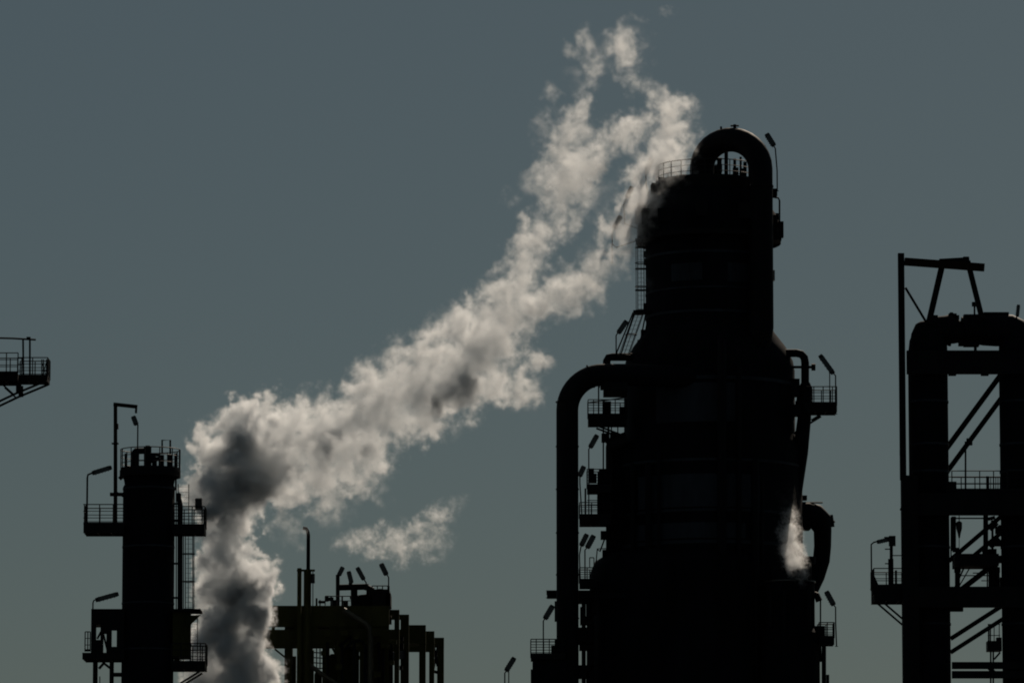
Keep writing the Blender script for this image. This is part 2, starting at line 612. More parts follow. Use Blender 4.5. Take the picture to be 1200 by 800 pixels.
b.box(P(700, 604, YL - .3), P(716, 581, YL + .8))
b.box(P(706, 470, YL), P(716, 489, YL + .5))
b.box(P(726, 489, YL), P(735, 478, YL + .8))
for (x, y, q) in ((717, 523, 6), (709, 513, 4), (719, 512, 4), (708, 627, 4), (709, 648, 3), (695, 560, 4), (693, 553, 3)):
    b.box(P(x - q, y + q, YL - .2), P(x + q, y - q, YL + .6))
b.build('equipment_cabinet', 'shell', col)
b = MB()
b.tube([P(712, 523, YL), P(735, 514, YL)], 0.5, 10)
b.tube([P(709, 630, YL), P(703, 646, YL), P(700, 643, YL)], 0.05, 6)
b.tube([P(711, 642.5, YL), P(700, 642.5, YL), P(698, 664, YL)], 0.04, 6)
b.bar(P(691, 653, YL), P(691, 664, YL), 0.06)
b.bar(P(696, 653, YL), P(696, 664, YL), 0.06)
b.bar(P(691, 653, YL), P(696, 653, YL), 0.06)
b.each('instrument_pipe', 'rail', col)

# base vessel and working deck at the foot of the column
BX = P(806, 700, Y - 1).x
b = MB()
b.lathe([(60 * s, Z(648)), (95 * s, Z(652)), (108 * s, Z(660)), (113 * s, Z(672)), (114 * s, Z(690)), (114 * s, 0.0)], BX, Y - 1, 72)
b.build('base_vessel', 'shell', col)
b = MB()
b.ibeam(P(641, 696, Y - 4.2), P(800, 696, Y - 7.2), 0.5, 0.5)
b.ibeam(P(641, 696.5, Y - 2.5), P(720, 696.5, Y - 2.5), 0.5, 0.5)
b.bar(P(643, 694, Y - 4.2), P(643, 694, Y - 2.5), 0.3, 0.3)
b.build('support_beam', 'steel', col)
b = MB()
for x, y0, y1 in ((684, 705, 820), (690, 700, 820), (694, 700, 820)):
    b.tube([P(x, y1, Y - 4), P(x, y0, Y - 4)], 0.14, 8)
for (x, y, qx, qy) in ((688, 727, 8, 4), (690, 716, 3, 10), (682, 745, 6, 9), (692, 746, 3, 9), (688, 757, 9, 4), (692, 770, 4, 9), (684, 787, 6, 7), (691, 793, 4, 6), (686, 703, 8, 3), (695, 712, 4, 6), (683, 717, 3, 5)):
    b.box(P(x - qx, y + qy, Y - 4.5), P(x + qx, y - qy, Y - 3.5))
b.build('valve_cluster', 'steel', col)
# faint vertical lines of piping in front of the shell
b = MB()
for x, y0, y1, r in ((760, 545, 830, .22), (772, 530, 830, .12), (846, 400, 830, .3), (866, 430, 830, .16), (885, 540, 830, .25), (893, 560, 830, .12), (742, 545, 830, .18)):
    dx = abs(x - 831) * s
    yy = Y - math.sqrt(max(0.1, (108 * s) ** 2 - dx * dx)) - r - 0.1
    b.tube([P(x, y1, yy), P(x, y0, yy), P(x, y0, yy) + Vector((0, 1.6, 0.4))], r, 10)
b.each('riser_pipe', 'pipe', col)

# ------------------------------------------------------------------ large bent pipe on the left of the column
YP = Y - 6.5
sp = S(YP)
xv = P(665, 640, YP).x
t = root('bent_pipe', 'thick dark pipe that bends down along the left side of the tallest column', 'pipe', (xv, YP, 0.0))
zc = P(700, 439, YP).z
R = 42 * sp
pts = [Vector((xv, YP, 0.05)), Vector((xv, YP, P(0, 660, YP).z)), Vector((xv, YP, zc - R))]
pts += arc((xv + R, YP, zc - R), R, 180, 90, 12)[1:]
pts += [Vector((P(742, 439, YP).x, YP, zc)), Vector((P(790, 440, YP).x, YP + 1.0, zc)), Vector((P(812, 440, YP).x, YP + 1.5, zc))]
b = MB()
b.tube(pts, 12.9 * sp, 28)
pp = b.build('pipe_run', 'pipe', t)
b = MB()
for y in (471, 523, 573, 624, 673, 724):
    flange(b, (xv, YP, P(0, y, YP).z), (0, 0, 1), 13.7 * sp, 0.035)
flange(b, (P(692, 439, YP).x, YP, P(0, 440.5, YP).z), (1, 0, 0.35), 13.9 * sp, 0.04)
b.each('flange', 'pipe', pp)
b = MB()
b.box(P(708, 457, YP - .5), P(734, 448, YP + 3.5))
b.box(P(704, 453, YP - .4), P(709, 449, YP + 1.5))
for x in (690, 696, 702):
    b.box(P(x - 1, 453.5, YP - .2), P(x + 1, 451, YP + .2))
b.each('pipe_support', 'steel', t)

# ------------------------------------------------------------------ right side of the column: small bent pipe, drop pipe, platform
YR = Y - 1.5
sr = S(YR)
t = root('drain_pipe', 'slim pipe hooping out of the cone on the right of the tallest column', 'pipe', P(943, 490, YR))
b = MB()
b.tube([P(905, 414, YR), P(933, 413.6, YR), P(939, 415, YR), P(942.5, 419, YR), P(943.5, 425, YR), P(943.5, 452, YR)], 4.7 * sr, 14)
q = b.build('pipe_run', 'pipe', t)
b = MB()
b.bar(P(925, 430, YR), P(951, 430, YR), 0.16, 0.16)
b.tube([P(951, 430, YR), P(955.5, 430, YR)], 0.24, 8)
b.build('valve_stem', 'steel', t)
b = MB()
b.tube([P(944, 448, YR), P(944, 455, YR), P(942, 470, YR), P(942.5, 490, YR), P(938, 530, YR), P(932, 566, YR), P(929, 590, YR)],
       [5 * sr, 8.5 * sr, 9 * sr, 8 * sr, 9 * sr, 9.5 * sr, 9 * sr], 16)
for y in (456, 472):
    flange(b, P(942, y, YR), (0, 0, 1), 10 * sr, 0.12)
b.build('drop_leg', 'pipe', t)
b = MB()
b.box(P(926, 463, YR - .6), P(936, 446, YR + .6))
b.box(P(926, 486, YR - .6), P(938, 476, YR + .6))
b.bar(P(931, 508, YR), P(938, 500, YR), 0.12, 0.2)
b.each('pipe_support', 'steel', t)
plat = root('access_platform', 'small railed platform jutting from the right of the tallest column, under two floodlight poles', 'platform', P(945, 486, YR))
deck_platform(plat, 942, 980, 475, 486, YR, 2.0, 455, 'l', [(963, 486, 950, 494)], step=0.62)
YU = Y + 0.5
su_ = S(YU)
# duct with elbow lower right
t = root('elbow_duct', 'fat duct elbow curving out and down at the lower right of the tallest column', 'duct', P(956, 690, YU))
b = MB()
b.tube([P(915, 605, YU), P(948, 605, YU), P(956, 606, YU), P(961.5, 611, YU), P(964, 622, YU), P(964, 640, YU), P(962.5, 656, YU), P(957, 675, YU), P(950, 692, YU)],
       [16.8 * su_, 16.8 * su_, 15.5 * su_, 14 * su_, 10.5 * su_, 10 * su_, 10 * su_, 9.5 * su_, 8.5 * su_], 24)
q = b.build('duct_run', 'pipe', t)
b = MB()
b.tube([P(963, 597, YU), P(977, 613, YU)], 0.16, 8)
b.tube([P(974, 603, YU), P(976, 617, YU)], 0.12, 8)
b.box(P(936, 585, YU - .4), P(945, 581.5, YU + .4))
b.tube([P(936, 586, YU), P(931, 592, YU)], 0.12, 8)
b.each('flange', 'steel', q)
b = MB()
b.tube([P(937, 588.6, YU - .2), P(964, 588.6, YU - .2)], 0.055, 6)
b.build('glint_strip', 'glint', q)  # added pale strip standing for the sun glint along the duct top

# drum with bright rim beside the base, steam vents from it
YD = Y - 6.0
sD = S(YD)
dc = P(926, 690, YD)
t = root('vent_drum', 'squat drum with a thin bright rim right of the column base, steam rising from it', 'drum', (dc.x, YD, 0.0))
zr = P(0, 681, YD).z
b = MB()
b.lathe([(22 * sD, zr - .02), (28.5 * sD, zr - .08), (28.5 * sD, P(0, 736, YD).z), (34 * sD, P(0, 742, YD).z), (34 * sD, P(0, 772, YD).z), (34 * sD, 0.0)], dc.x, YD, 40)
b.build('shell', 'shell', t)
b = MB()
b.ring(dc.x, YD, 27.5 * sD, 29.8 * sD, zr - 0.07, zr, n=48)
b.build('rim', 'glint', t)
b = MB()
for x, y0, y1, r in ((906, 675, 662, .3), (914, 678, 666, .45), (947, 682, 655, .25), (949, 660, 652, .4), (941, 682, 650, .1), (912, 672, 648, .06), (909, 672, 645, .05), (935, 682, 660, .08)):
    b.tube([P(x, y0, YD), P(x, y1, YD)], r, 8)
for x0, y0, x1, y1 in ((905, 654, 921, 654), (906, 663, 921, 663), (908, 645, 922, 668), (943, 660, 952, 661)):
    b.tube([P(x0, y0, YD), P(x1, y1, YD)], 0.06, 6)
b.box(P(905, 682, YD - .6), P(927, 664, YD + .8))
b.build('vent_fittings', 'steel', t)
b = MB()
for x, y0, y1, r in ((903, 692, 735, .1), (919, 690, 800, .14), (948, 692, 735, .12)):
    b.tube([P(x, y1, YD - 1.75), P(x, y0, YD - 1.75)], r, 8)
b.each('riser_pipe', 'pipe', t)
# lower right platform
plat = root('access_platform', 'tiny railed platform at the lower right foot of the tallest column', 'platform', P(963, 757, YD))
deck_platform(plat, 959, 977, 747, 757, YD, 1.6, 730, 'l', None, step=0.55)
b = MB()
b.tube([P(965.5, 757, YD), P(965.5, 830, YD)], 2.6 * sD, 10)
b.tube([P(961, 757, YD), P(961.5, 775, YD)], 1.6 * sD, 8)
b.tube([P(970, 790, YD), P(970, 830, YD)], 1.8 * sD, 8)
b.tube([P(961.5, 703, YD), P(961.5, 748, YD)], 0.05, 6)
b.box(P(954, 748, YD - .4), P(966, 734, YD + .4))
b.tube([P(948, 694, YD), P(957, 697, YD), P(960, 704, YD)], 0.22, 8)
b.build('post', 'steel', plat)

# lower left platform beside the thick pipe
YB = Y - 8.0
plat = root('access_platform', 'railed platform on a dark block at the lower left of the thick bent pipe', 'platform', P(640, 800, YB))
deck_platform(plat, 622, 662, 768, 775, YB, 2.2, 750, '', None, step=0.85)
b = MB()
b.box(Vector((P(624, 745, YB).x, YB - .9, 0)), P(664, 776, YB + 1.5))
b.box(P(622, 830, YB - 1), P(626, 785, YB))
b.box(P(646, 768, YB - .5), P(664, 757, YB + .5))
b.box(P(650, 758, YB - .3), P(664, 749, YB + .3))
b.build('equipment_block', 'shell', plat)
b = MB()
b.tube([P(651.5, 704, YB + 2), P(651.5, 728, YB + 2)], 0.09, 6)
b.tube([P(654, 704, YB + 2), P(654, 728, YB + 2)], 0.07, 6)
b.bar(P(652, 724, YB + 2), P(660, 724, YB + 2), 0.2, 0.1)
b.each('conduit', 'rail', plat)

# ------------------------------------------------------------------ floodlights of the main column
floodlight('tall floodlight beside the right shoulder of the arched pipe', [(910.8, 224), (910.5, 200), (908.5, 174), (906, 170.5)], [(907, 171.5), (898, 157)], Y - 2.2, 0.36)
floodlight('floodlight showing through the steam nearest the top platform of the tallest column', [(760, 231), (757, 215), (757.5, 201)], [(757.5, 200), (764, 186)], Y + 0.2, 0.36)
floodlight('brownish floodlight half lost in the steam left of the column head', [(748, 268), (732, 262), (731, 240), (734, 233)], [(734.5, 232), (741, 219)], Y + 0.2, 0.32)
floodlight('lowest of the floodlights veiled by the steam left of the column head', [(749, 281), (722, 290), (717.5, 286), (717, 271), (720, 267)], [(719.5, 268), (727.5, 253)], Y + 0.2, 0.34, r=0.035, extra=[(717.3, 309), (717.2, 285)])
floodlight('floodlight standing above the bypass pipe next to the sloping ladder cage', [(722, 415), (722, 393), (724, 390)], [(724.5, 390.5), (734.5, 376)], Y - 2.4, 0.34)
floodlight('floodlight leaning in from the small right platform of the tallest column', [(979.5, 485), (979, 455), (978.6, 440), (975.5, 436)], [(976.5, 438), (960.5, 416)], YR - .6, 0.34, extra=[(972.3, 476), (972.3, 436)])
floodlight('floodlight over the tiny platform at the lower right column foot', [(980.3, 757), (979.3, 730), (979, 711), (976.5, 708)], [(977, 709), (968, 692.5)], YD, 0.36)
floodlight('floodlight between the thick bent pipe and the column, below the railed platform', [(690, 572), (690, 526), (692, 523.5)], [(691.5, 524.5), (700, 509.5)], YL - .5, 0.34)
floodlight('floodlight peeking out against the right edge of the thick bent pipe', [(682, 606), (679.5, 566), (679.5, 558)], [(679, 558), (684.5, 546)], YL - .5, 0.34)
floodlight('left one of the two slanted floodlights under the lower railed platform', [(680, 682), (679, 650), (681, 639)], [(681, 639.5), (688, 625.5)], YL - .4, 0.34)
floodlight('right one of the two slanted floodlights under the lower railed platform', [(685.5, 682), (685.5, 644), (688, 641.5)], [(688, 642), (696, 627)], YL - .7, 0.36)
floodlight('floodlight above the platform at the lower left of the thick bent pipe', [(636.7, 768), (636.7, 727), (639, 724)], [(638.5, 725), (648, 709)], YB - .6, 0.36)

t = floodlight('lone floodlight rising from the bottom edge left of the thick bent pipe', [(591.5, 840), (591.5, 788), (593.5, 785.5)], [(593, 786), (603, 770)], YB, 0.34, extra=[(596.2, 840), (596.2, 786)])

# ================================================================== left tower
YT = 335.0
st = S(YT)
TX = P(174, 640, YT).x


def ZT(py):
    return P(174, py, YT).z


lt = root('slim_column', 'slim dark cylinder tower left of the steam, with railed platform on top', 'column', (TX, YT, 0.0))
b = MB()
b.lathe([(24 * st, ZT(556)), (27.5 * st, ZT(560)), (27.5 * st, ZT(566)), (30.3 * st, ZT(571)), (30.3 * st, 0.0)], TX, YT, 48)
sh = b.build('shell', 'shell', lt)
b = MB()
for y in (572, 640, 706, 760):
    b.ring(TX, YT, 29.5 * st, 30.7 * st, ZT(y + 2), ZT(y), n=48)
b.each('stiffener_ring', 'clad', sh)
tp = ring_platform(lt, P(176, 550, YT).x, YT, 5 * st, 35.7 * st, ZT(551.5), 0.42, ZT(527) - ZT(551.5), step=0.95, n_br=0)
b = MB()
for x, y0, y1, r in ((157, 552, 529, .2), (173, 552, 523, .24), (189, 552, 533, .18), (199, 552, 533, .17), (147, 552, 531, .06), (206, 552, 531, .1), (181, 548, 536, .16)):
    b.tube([P(x, y0, YT), P(x, y1, YT)], r, 8)
b.tube([P(157, 530, YT), P(159, 527.6, YT), P(172, 527.6, YT)], 0.17, 8)
b.tube([P(174, 533, YT), P(188, 533, YT)], 0.09, 8)
b.tube([P(176, 539, YT), P(188, 537, YT)], 0.14, 8)
b.box(P(170.5, 527, YT - .2), P(176, 522.5, YT + .2))
b.box(P(176, 541, YT - .3), P(183, 534, YT + .3))
for (xa, xb) in ((190, 199.5),):
    b.tube([P(xa, 530, YT + .6), P(xa, 515.5, YT + .6), P(xb, 515.5, YT + .6), P(xb, 552, YT + .6)], 0.06, 6)
b.build('overhead_piping', 'steel', tp)
b = MB()
for x in (146, 204):
    b.bar(P(x, 560, YT - .3), P(x + (2 if x < 174 else -2), 571, YT - .3), 0.12, 0.2)
b.bar(P(140, 561, YT), P(145, 556, YT), 0.2, 0.5)
b.bar(P(206, 561, YT), P(206, 574, YT), 0.1, 0.1)
b.each('bracket', 'steel', tp)
deck_platform(lt, 99.5, 147, 615.5, 628, YT - .2, 2.4, 593, 'r', None, step=0.85)
deck_platform(lt, 203, 240.5, 617, 628, YT - .2, 2.0, 595, 'l', None, step=0.62)
b = MB()
b.box(P(228.5, 595.5, YT - 1.1), P(237, 584.5, YT - .6))
b.build('small_box', 'lamp', lt)
b = MB()
b.tube([P(211, 716, YT - .6), P(211, 590, YT - .6), P(209.5, 584, YT - .4), P(209.5, 579, YT - .2)], 3.0 * st, 12)
for y in (590, 610, 660, 700):
    b.bar(P(202, y, YT - .3), P(211, y, YT - .5), 0.12, 0.12)
b.tube([P(206.5, 560, YT), P(206.5, 716, YT)], 0.035, 5)
b.build('downpipe', 'pipe', lt)
ladder(lt, [P(221.5, 714, YT - .2), P(221.5, 617, YT - .2)], 0.46, True, -1, 1.32)
ladder(lt, [P(215, 617, YT - .1), P(215, 567, YT - .1)], 0.66, False)
# lower cladding cabin and platforms
b = MB()
x0, x1 = P(108.5, 745, YT).x, P(147, 745, YT).x
yf, yk = YT - 1.3, YT + 1.2
def hz(y):
    return P(120, y, YT).z
b.box((x0, yf, hz(733)), (x1, yk, hz(715)))
for xa, xb in ((108.5, 114.3), (119.5, 122.8), (126.5, 132.5), (138.5, 147)):
    b.box((P(xa, 745, YT).x, yf + .004, hz(767)), (P(xb, 745, YT).x, yf + .3, hz(733.05)))
b.box((P(114.4, 745, YT).x, yf + .01, hz(766)), (P(119.4, 745, YT).x, yf + .25, hz(751)))
b.box((P(122.9, 745, YT).x, yf + .01, hz(744)), (P(126.4, 745, YT).x, yf + .25, hz(733.1)))
b.box((P(132.6, 745, YT).x, yf + .01, hz(740)), (P(138.4, 745, YT).x, yf + .25, hz(733.1)))
b.box((P(132.6, 745, YT).x, yf + .01, hz(767)), (P(138.4, 745, YT).x, yf + .25, hz(759)))
b.bar(P(114, 748, YT - 1), P(122, 733, YT - 1), 0.12, 0.1)
b.bar(P(119, 734, YT - 1), P(127, 766, YT - 1), 0.12, 0.1)
b.build('panelled_shelter', 'steel', lt)
deck_platform(lt, 98.5, 147, 765, 776, YT - .2, 2.8, None, '', None)
b = MB()
railing(b, [Vector((P(102, 745, YT).x, YT - 1.5, hz(765))), Vector((P(108, 745, YT).x, YT - 1.5, hz(765)))], hz(742) - hz(765), False, 0.17)
b.build('railing', 'rail', lt)
b = MB()
b.tube([P(111.8, 775, YT), Vector((P(111.8, 775, YT).x, YT, 0))], 2.9 * st, 10)
b.tube([P(131, 775, YT), Vector((P(131, 775, YT).x, YT, 0))], 2.6 * st, 10)
b.bar(P(116, 783, YT), P(122, 776, YT), 0.15, 0.2)
b.bar(P(130, 783, YT), P(121, 776, YT), 0.15, 0.2)
b.bar(P(131, 790, YT), P(146, 790, YT), 0.25, 0.25)
b.bar(P(131, 812, YT), P(146, 812, YT), 0.25, 0.25)
b.bar(P(117, 792, YT + .3), P(117, 830, YT + .3), 0.06)
b.each('leg', 'steel', lt)
deck_platform(lt, 202, 236, 713.5, 719, YT - .2, 2.2, None)
b = MB()
b.box(P(202, 770, YT - .8), P(224, 719, YT + .8))
b.add([P(218, 721, YT - 1), P(235.5, 720, YT - 1), P(222, 733, YT - 1), P(218, 733, YT - 1), P(218, 721, YT + .8), P(235.5, 720, YT + .8), P(222, 733, YT + .8), P(218, 733, YT + .8)],
      [(0, 1, 2, 3), (7, 6, 5, 4), (0, 4, 5, 1), (1, 5, 6, 2), (2, 6, 7, 3), (3, 7, 4, 0)])
b.box(P(204, 779, YT - .4), P(211, 770, YT + .4))
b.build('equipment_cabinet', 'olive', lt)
ladder(lt, [P(227, 777, YT - .6), P(227, 722, YT - .6)], 0.46, False)
deck_platform(lt, 202, 241.5, 777, 787, YT - .2, 2.2, 755, 'l', [(236, 787, 205, 806)], step=0.6)

dv = root('davit_crane', 'tall davit post with a short arm and hook beside the slim tower top', 'crane', P(135.3, 625, YT - .4))
b = MB()
b.tube([P(135.3, 625, YT - .4), P(135.3, 472.5, YT - .4)], [2.3 * st, 2.2 * st], 12)
b.build('post', 'rust', dv)
b = MB()
b.bar(P(133, 473.5, YT - .4), P(161, 476.5, YT - .4), 0.22, 0.2)
b.build('arm', 'rust', dv)
b = MB()
b.box(P(158.3, 480, YT - .5), P(161, 475, YT - .3))
b.tube([P(159.4, 480, YT - .4), P(159.4, 484, YT - .4)], 0.07, 6)
b.build('hook', 'steel', dv)
b = MB()
b.bar(P(131, 519.5, YT - .4), P(139, 519.5, YT - .4), 0.07, 0.4)
b.box(P(137, 502, YT - .6), P(139, 497, YT - .2))
b.bar(P(129, 579, YT - .4), P(146, 579, YT - .4), 0.2, 0.4)
b.bar(P(134, 575.5, YT - .4), P(146, 582, YT - .4), 0.12, 0.3)
b.each('bracket', 'steel', dv)
floodlight('upright floodlight hanging near the davit hook over the slim tower top', [(161, 551), (161, 499), (160.6, 497)], [(160, 498), (156, 487.5)], YT - .5, 0.3)
floodlight('level floodlight reaching inward over the upper left platform of the slim tower', [(101.7, 618), (101.5, 560), (103, 556), (107, 554.3), (110, 553.7)], [(108, 554.5), (131, 547.5)], YT - 1.2, 0.3, r=0.06)
floodlight('level floodlight on the roof of the panelled shelter of the slim tower', [(108.8, 715), (108.8, 706), (110, 703), (113, 702)], [(112, 703), (139, 695.5)], YT - 1.0, 0.3)

# ================================================================== railed platform cut by the left edge
YA = 338.0
sa = S(YA)
AX = P(-60, 420, YA).x
at_ = root('cantilever_platform', 'railed platform jutting in from the left edge, high up against the sky', 'platform', (AX, YA, 0.0))
b = MB()
b.lathe([(45 * sa, P(0, 380, YA).z), (45 * sa, 0)], AX, YA, 40)
b.build('column_shell', 'shell', at_)
deck_platform(at_, -20, 23, 439.5, 451, YA - .3, 2.6, 416.5, 'lr', None, step=0.8)
deck_platform(at_, 22, 57, 442.5, 450, YA + .2, 1.8, 421, 'l', None, step=0.95)
b = MB()
for yy in (YA - .9, YA + .9):
    def Q(x, y): 
        p = P(x, y, YA); return Vector((p.x, yy, p.z))
    b.bar(Q(56, 448), Q(20, 463), 0.13, 0.12)
    b.bar(Q(20, 463), Q(-18, 481), 0.13, 0.12)
    b.bar(Q(23, 450), Q(23, 463), 0.3, 0.12)
    b.bar(Q(4, 452), Q(17.5, 464), 0.1, 0.1)
b.each('bracket', 'steel', at_)
b = MB()
b.tube([P(-20, 395.5, YA - .6), P(15, 396.4, YA - .6), P(42, 398, YA - .6)], 0.06, 6)
b.tube([P(27, 397, YA - .6), P(27.5, 444, YA - .6)], 0.06, 6)
b.tube([P(35, 397, YA - .6), P(35, 444, YA - .6)], 0.06, 6)
b.box(P(31, 397, YA - .7), P(36, 395, YA - .5))
b.build('hoist_rail', 'steel', at_)
b = MB()
for x in (49, 51, 54.5, 56.5):
    b.bar(P(x, 444, YA), P(x, 421, YA), 0.07, 0.07)
for (p, q) in (((49, 424), (54.5, 442)), ((54.5, 424), (49, 442))):
    b.bar(P(*p, YA), P(*q, YA), 0.05, 0.05)
b.bar(P(49, 434, YA), P(57, 434, YA), 0.1, 0.05)
b.build('gate_panel', 'rail', at_)

# ================================================================== right tower
YW = 348.0
sw = S(YW)
WX0, WX1 = P(1090, 600, YW).x, P(1195, 600, YW).x
rt = root('twin_vessel_tower', 'two thick upright vessels joined by a crossover pipe inside a steel frame', 'tower', ((WX0 + WX1) / 2, YW, 0.0))
rv = 22.3 * sw


def RZ(py):
    return P(1100, py, YW).z


for cx, nm in ((WX0, 0), (WX1, 1)):
    b = MB()
    b.lathe([(10 * sw, RZ(377)), (15 * sw, RZ(380)), (20 * sw, RZ(391)), (22 * sw, RZ(404)), (22.3 * sw, RZ(414)), (22.3 * sw, 0.0)], cx, YW, 40)
    v = b.build('vessel', 'shell', rt)
    b = MB()
    for y in (470, 520, 552, 640, 730):
        b.ring(cx, YW, 22 * sw, 23 * sw, RZ(y + 2.5), RZ(y), n=40)
    b.each('stiffener_ring', 'clad', v)
b = MB()
xl, xr = WX0, WX1
hp = [(1080, 416, 16), (1082, 404, 17), (1087, 393, 18), (1097, 388, 17.5), (1109, 387, 17.5), (1112, 387, 18.8), (1114, 387, 18.8), (1115, 387, 16.5), (1121, 388.5, 14.5), (1125, 389, 12.5), (1128, 389, 12.5), (1130, 388, 17.2), (1133, 388, 17.4), (1134, 388, 15), (1141, 387, 16), (1152, 387, 18), (1168, 387, 19), (1182, 387, 19), (1196, 394, 19), (1206, 404, 19), (1208, 418, 18)]
b.tube([P(x, y, YW) for x, y, r in hp], [r * sw for x, y, r in hp], 24)
for (x0, y0, x1, y1) in ((1112, 378, 1120, 369), (1130, 405, 1146, 370), (1118, 374, 1123, 371), (1153, 372, 1181, 367.5), (1092, 376, 1098, 371), (1124, 404, 1130, 400)):
    b.box(P(x0, y0, YW - .4), P(x1, y1, YW + .4))
b.build('crossover_pipe', 'pipe', rt)
b = MB()
for (x, y0, y1, r) in ((1143, 403, 413, .1), (1097, 371, 376, .1), (1115, 372, 366, .12)):
    b.tube([P(x, y0, YW), P(x, y1, YW)], r, 6)
b.tube([P(1142, 374, YW), P(1142, 354, YW)], 0.06, 6)
b.tube([P(1142, 359, YW), P(1142, 354, YW)], 0.18, 6)
b.each('instrument_pipe', 'rail', rt)
fr = MB()      # main horizontal members
fr.box(P(1063, 437.5, YW - 2.3), P(1260, 411.5, YW - 1.8))
fr.box(P(1063, 437.0, YW + 1.8), P(1260, 412.5, YW + 2.3))
for x in (1116, 1154):
    fr.box(P(x - 4, 439.5, YW - 2.35), P(x + 4, 437.4, YW - 1.9))
fr.each('frame_beam', 'steel', rt)
fr = MB()
fr.tube([P(1056.5, 297, YW - 2), Vector((P(1058.5, 560, YW - 2).x, YW - 2, RZ(566)))], 0.01, 4)
xa = P(1057, 420, YW - 2).x
fr.box((xa - 3.6 * sw, YW - 2.2, RZ(566)), (xa + 3.6 * sw, YW - 1.8, P(1057, 297, YW - 2).z))
fr.box((xa + 7 * sw, YW - 2.2, RZ(566)), (xa + 9 * sw, YW - 1.9, RZ(420)))
fr.box(P(1055, 532, YW - 2.4), P(1060, 527, YW - 1.7))
fr.build('mast', 'steel', rt)
fr = MB()
fr.box((P(1054, 600, YW).x, YW - 2.3, 0), (P(1073, 600, YW).x, YW - 1.2, RZ(561)))
fr.box((P(1053, 600, YW).x, YW - 2.34, RZ(600)), (P(1074, 600, YW).x, YW - 1.16, RZ(598)))
fr.build('frame_column', 'steel', rt)
fr = MB()
fr.bar(P(1060, 306.5, YW - 2), P(1153.5, 313.5, YW - 2), 8.6 * sw, 0.4)
fr.build('monorail_beam', 'rust', rt)
fr = MB()
fr.bar(P(1101, 309, YW - 1.4), P(1136, 307, YW - 1.4), 11 * sw, 0.3)
fr.bar(P(1104.5, 309, YW - 1.2), P(1088, 380, YW - 1.2), 7 * sw, 0.3)
fr.bar(P(1134, 306, YW - 1.2), P(1151, 374, YW - 1.2), 6 * sw, 0.3)
fr.bar(P(1061, 337, YW - 1.8), P(1087, 380, YW - 1.4), 2.6 * sw, 0.12)
fr.bar(P(1132, 301, YW - 1.25), P(1132, 314, YW - 1.25), 0.36, 0.32)
fr.build('trestle', 'steel', rt)
fr = MB()
for (x0, y0, x1, y1, w) in ((1178, 432, 1108, 527, 6.4), (1178, 460, 1108, 555, 6.0), (1180, 599, 1112, 657, 5.2), (1184, 615, 1130, 660, 5.0), (1172, 655, 1127, 690, 6.5), (1178, 707, 1114, 748, 5.2), (1178, 723, 1114, 764, 5.0), (1196, 792, 1110, 850, 5)):
    fr.bar(P(x0, y0, YW + 1.0), P(x1, y1, YW + 1.0), w * sw, 0.2)
fr.box(P(1133, 521, YW + .8), P(1139, 514, YW + 1.2))
fr.each('diagonal_brace', 'steel', rt)
# storey decks
deck_platform(rt, 1113, 1260, 577, 603, YW - .2, 3.6, 555, 'lr', None, step=0.9, m='steel')
fr = MB()
fr.box(P(1066, 603, YW - 2.2), P(1262, 578, YW - 1.75))
fr.box(P(1112, 577, YW - 2), P(1120, 565, YW - 1.4))
fr.tube([P(1131.5, 517, YW + .6), P(1131.5, 577, YW + .6)], 0.06, 6)
fr.box(P(1156, 577, YW - 2), P(1158.6, 558, YW - 1.8))
for x in (1161, 1164, 1167, 1169.5, 1172):
    fr.bar(P(x, 577, YW - 1.9), P(x, 559, YW - 1.9), 0.05)
fr.each('frame_beam', 'steel', rt)
fr = MB()
fr.box(P(1120, 662, YW - 1.6), P(1166, 653, YW + 1.2))
fr.box(P(1066, 711, YW - 2.35), P(1260, 687.5, YW - 1.9))
fr.box(P(1066, 709, YW + 1.9), P(1260, 689, YW + 2.35))
fr.box(P(1112, 715.5, YW - 2), P(1128, 711, YW - 1.4))
fr.box(P(1116, 783, YW - 2.2), P(1260, 775.5, YW - 1.8))
fr.box(P(1116, 794, YW - 2.2), P(1260, 786, YW - 1.8))
fr.each('frame_beam', 'steel', rt)
deck_platform(rt, 1022.5, 1067, 688.5, 708, YW - .4, 3.0, 668, 'r', [(1027, 702, 1062, 732)], step=1.0)
fr = MB()
q = [(1022.5, 669), (1030.5, 687), (1030.5, 695), (1022.5, 697)]
fr.add([P(x, y, YW - 1.93) for x, y in q] + [P(x, y, YW - 1.87) for x, y in q], [(0, 1, 2, 3), (7, 6, 5, 4), (0, 4, 5, 1), (1, 5, 6, 2), (2, 6, 7, 3), (3, 7, 4, 0)])
fr.build('kick_panel', 'steel', rt)
fr = MB()
fr.box(P(1045, 690, YW - .6), P(1056, 684.5, YW + .2))
fr.box(P(1041.5, 690, YW - .6), P(1046.5, 655, YW - .2))
fr.box(P(1049, 690, YW - .5), P(1051, 668, YW - .3))
fr.each('deck_cabinet', 'steel', rt)
fr = MB()
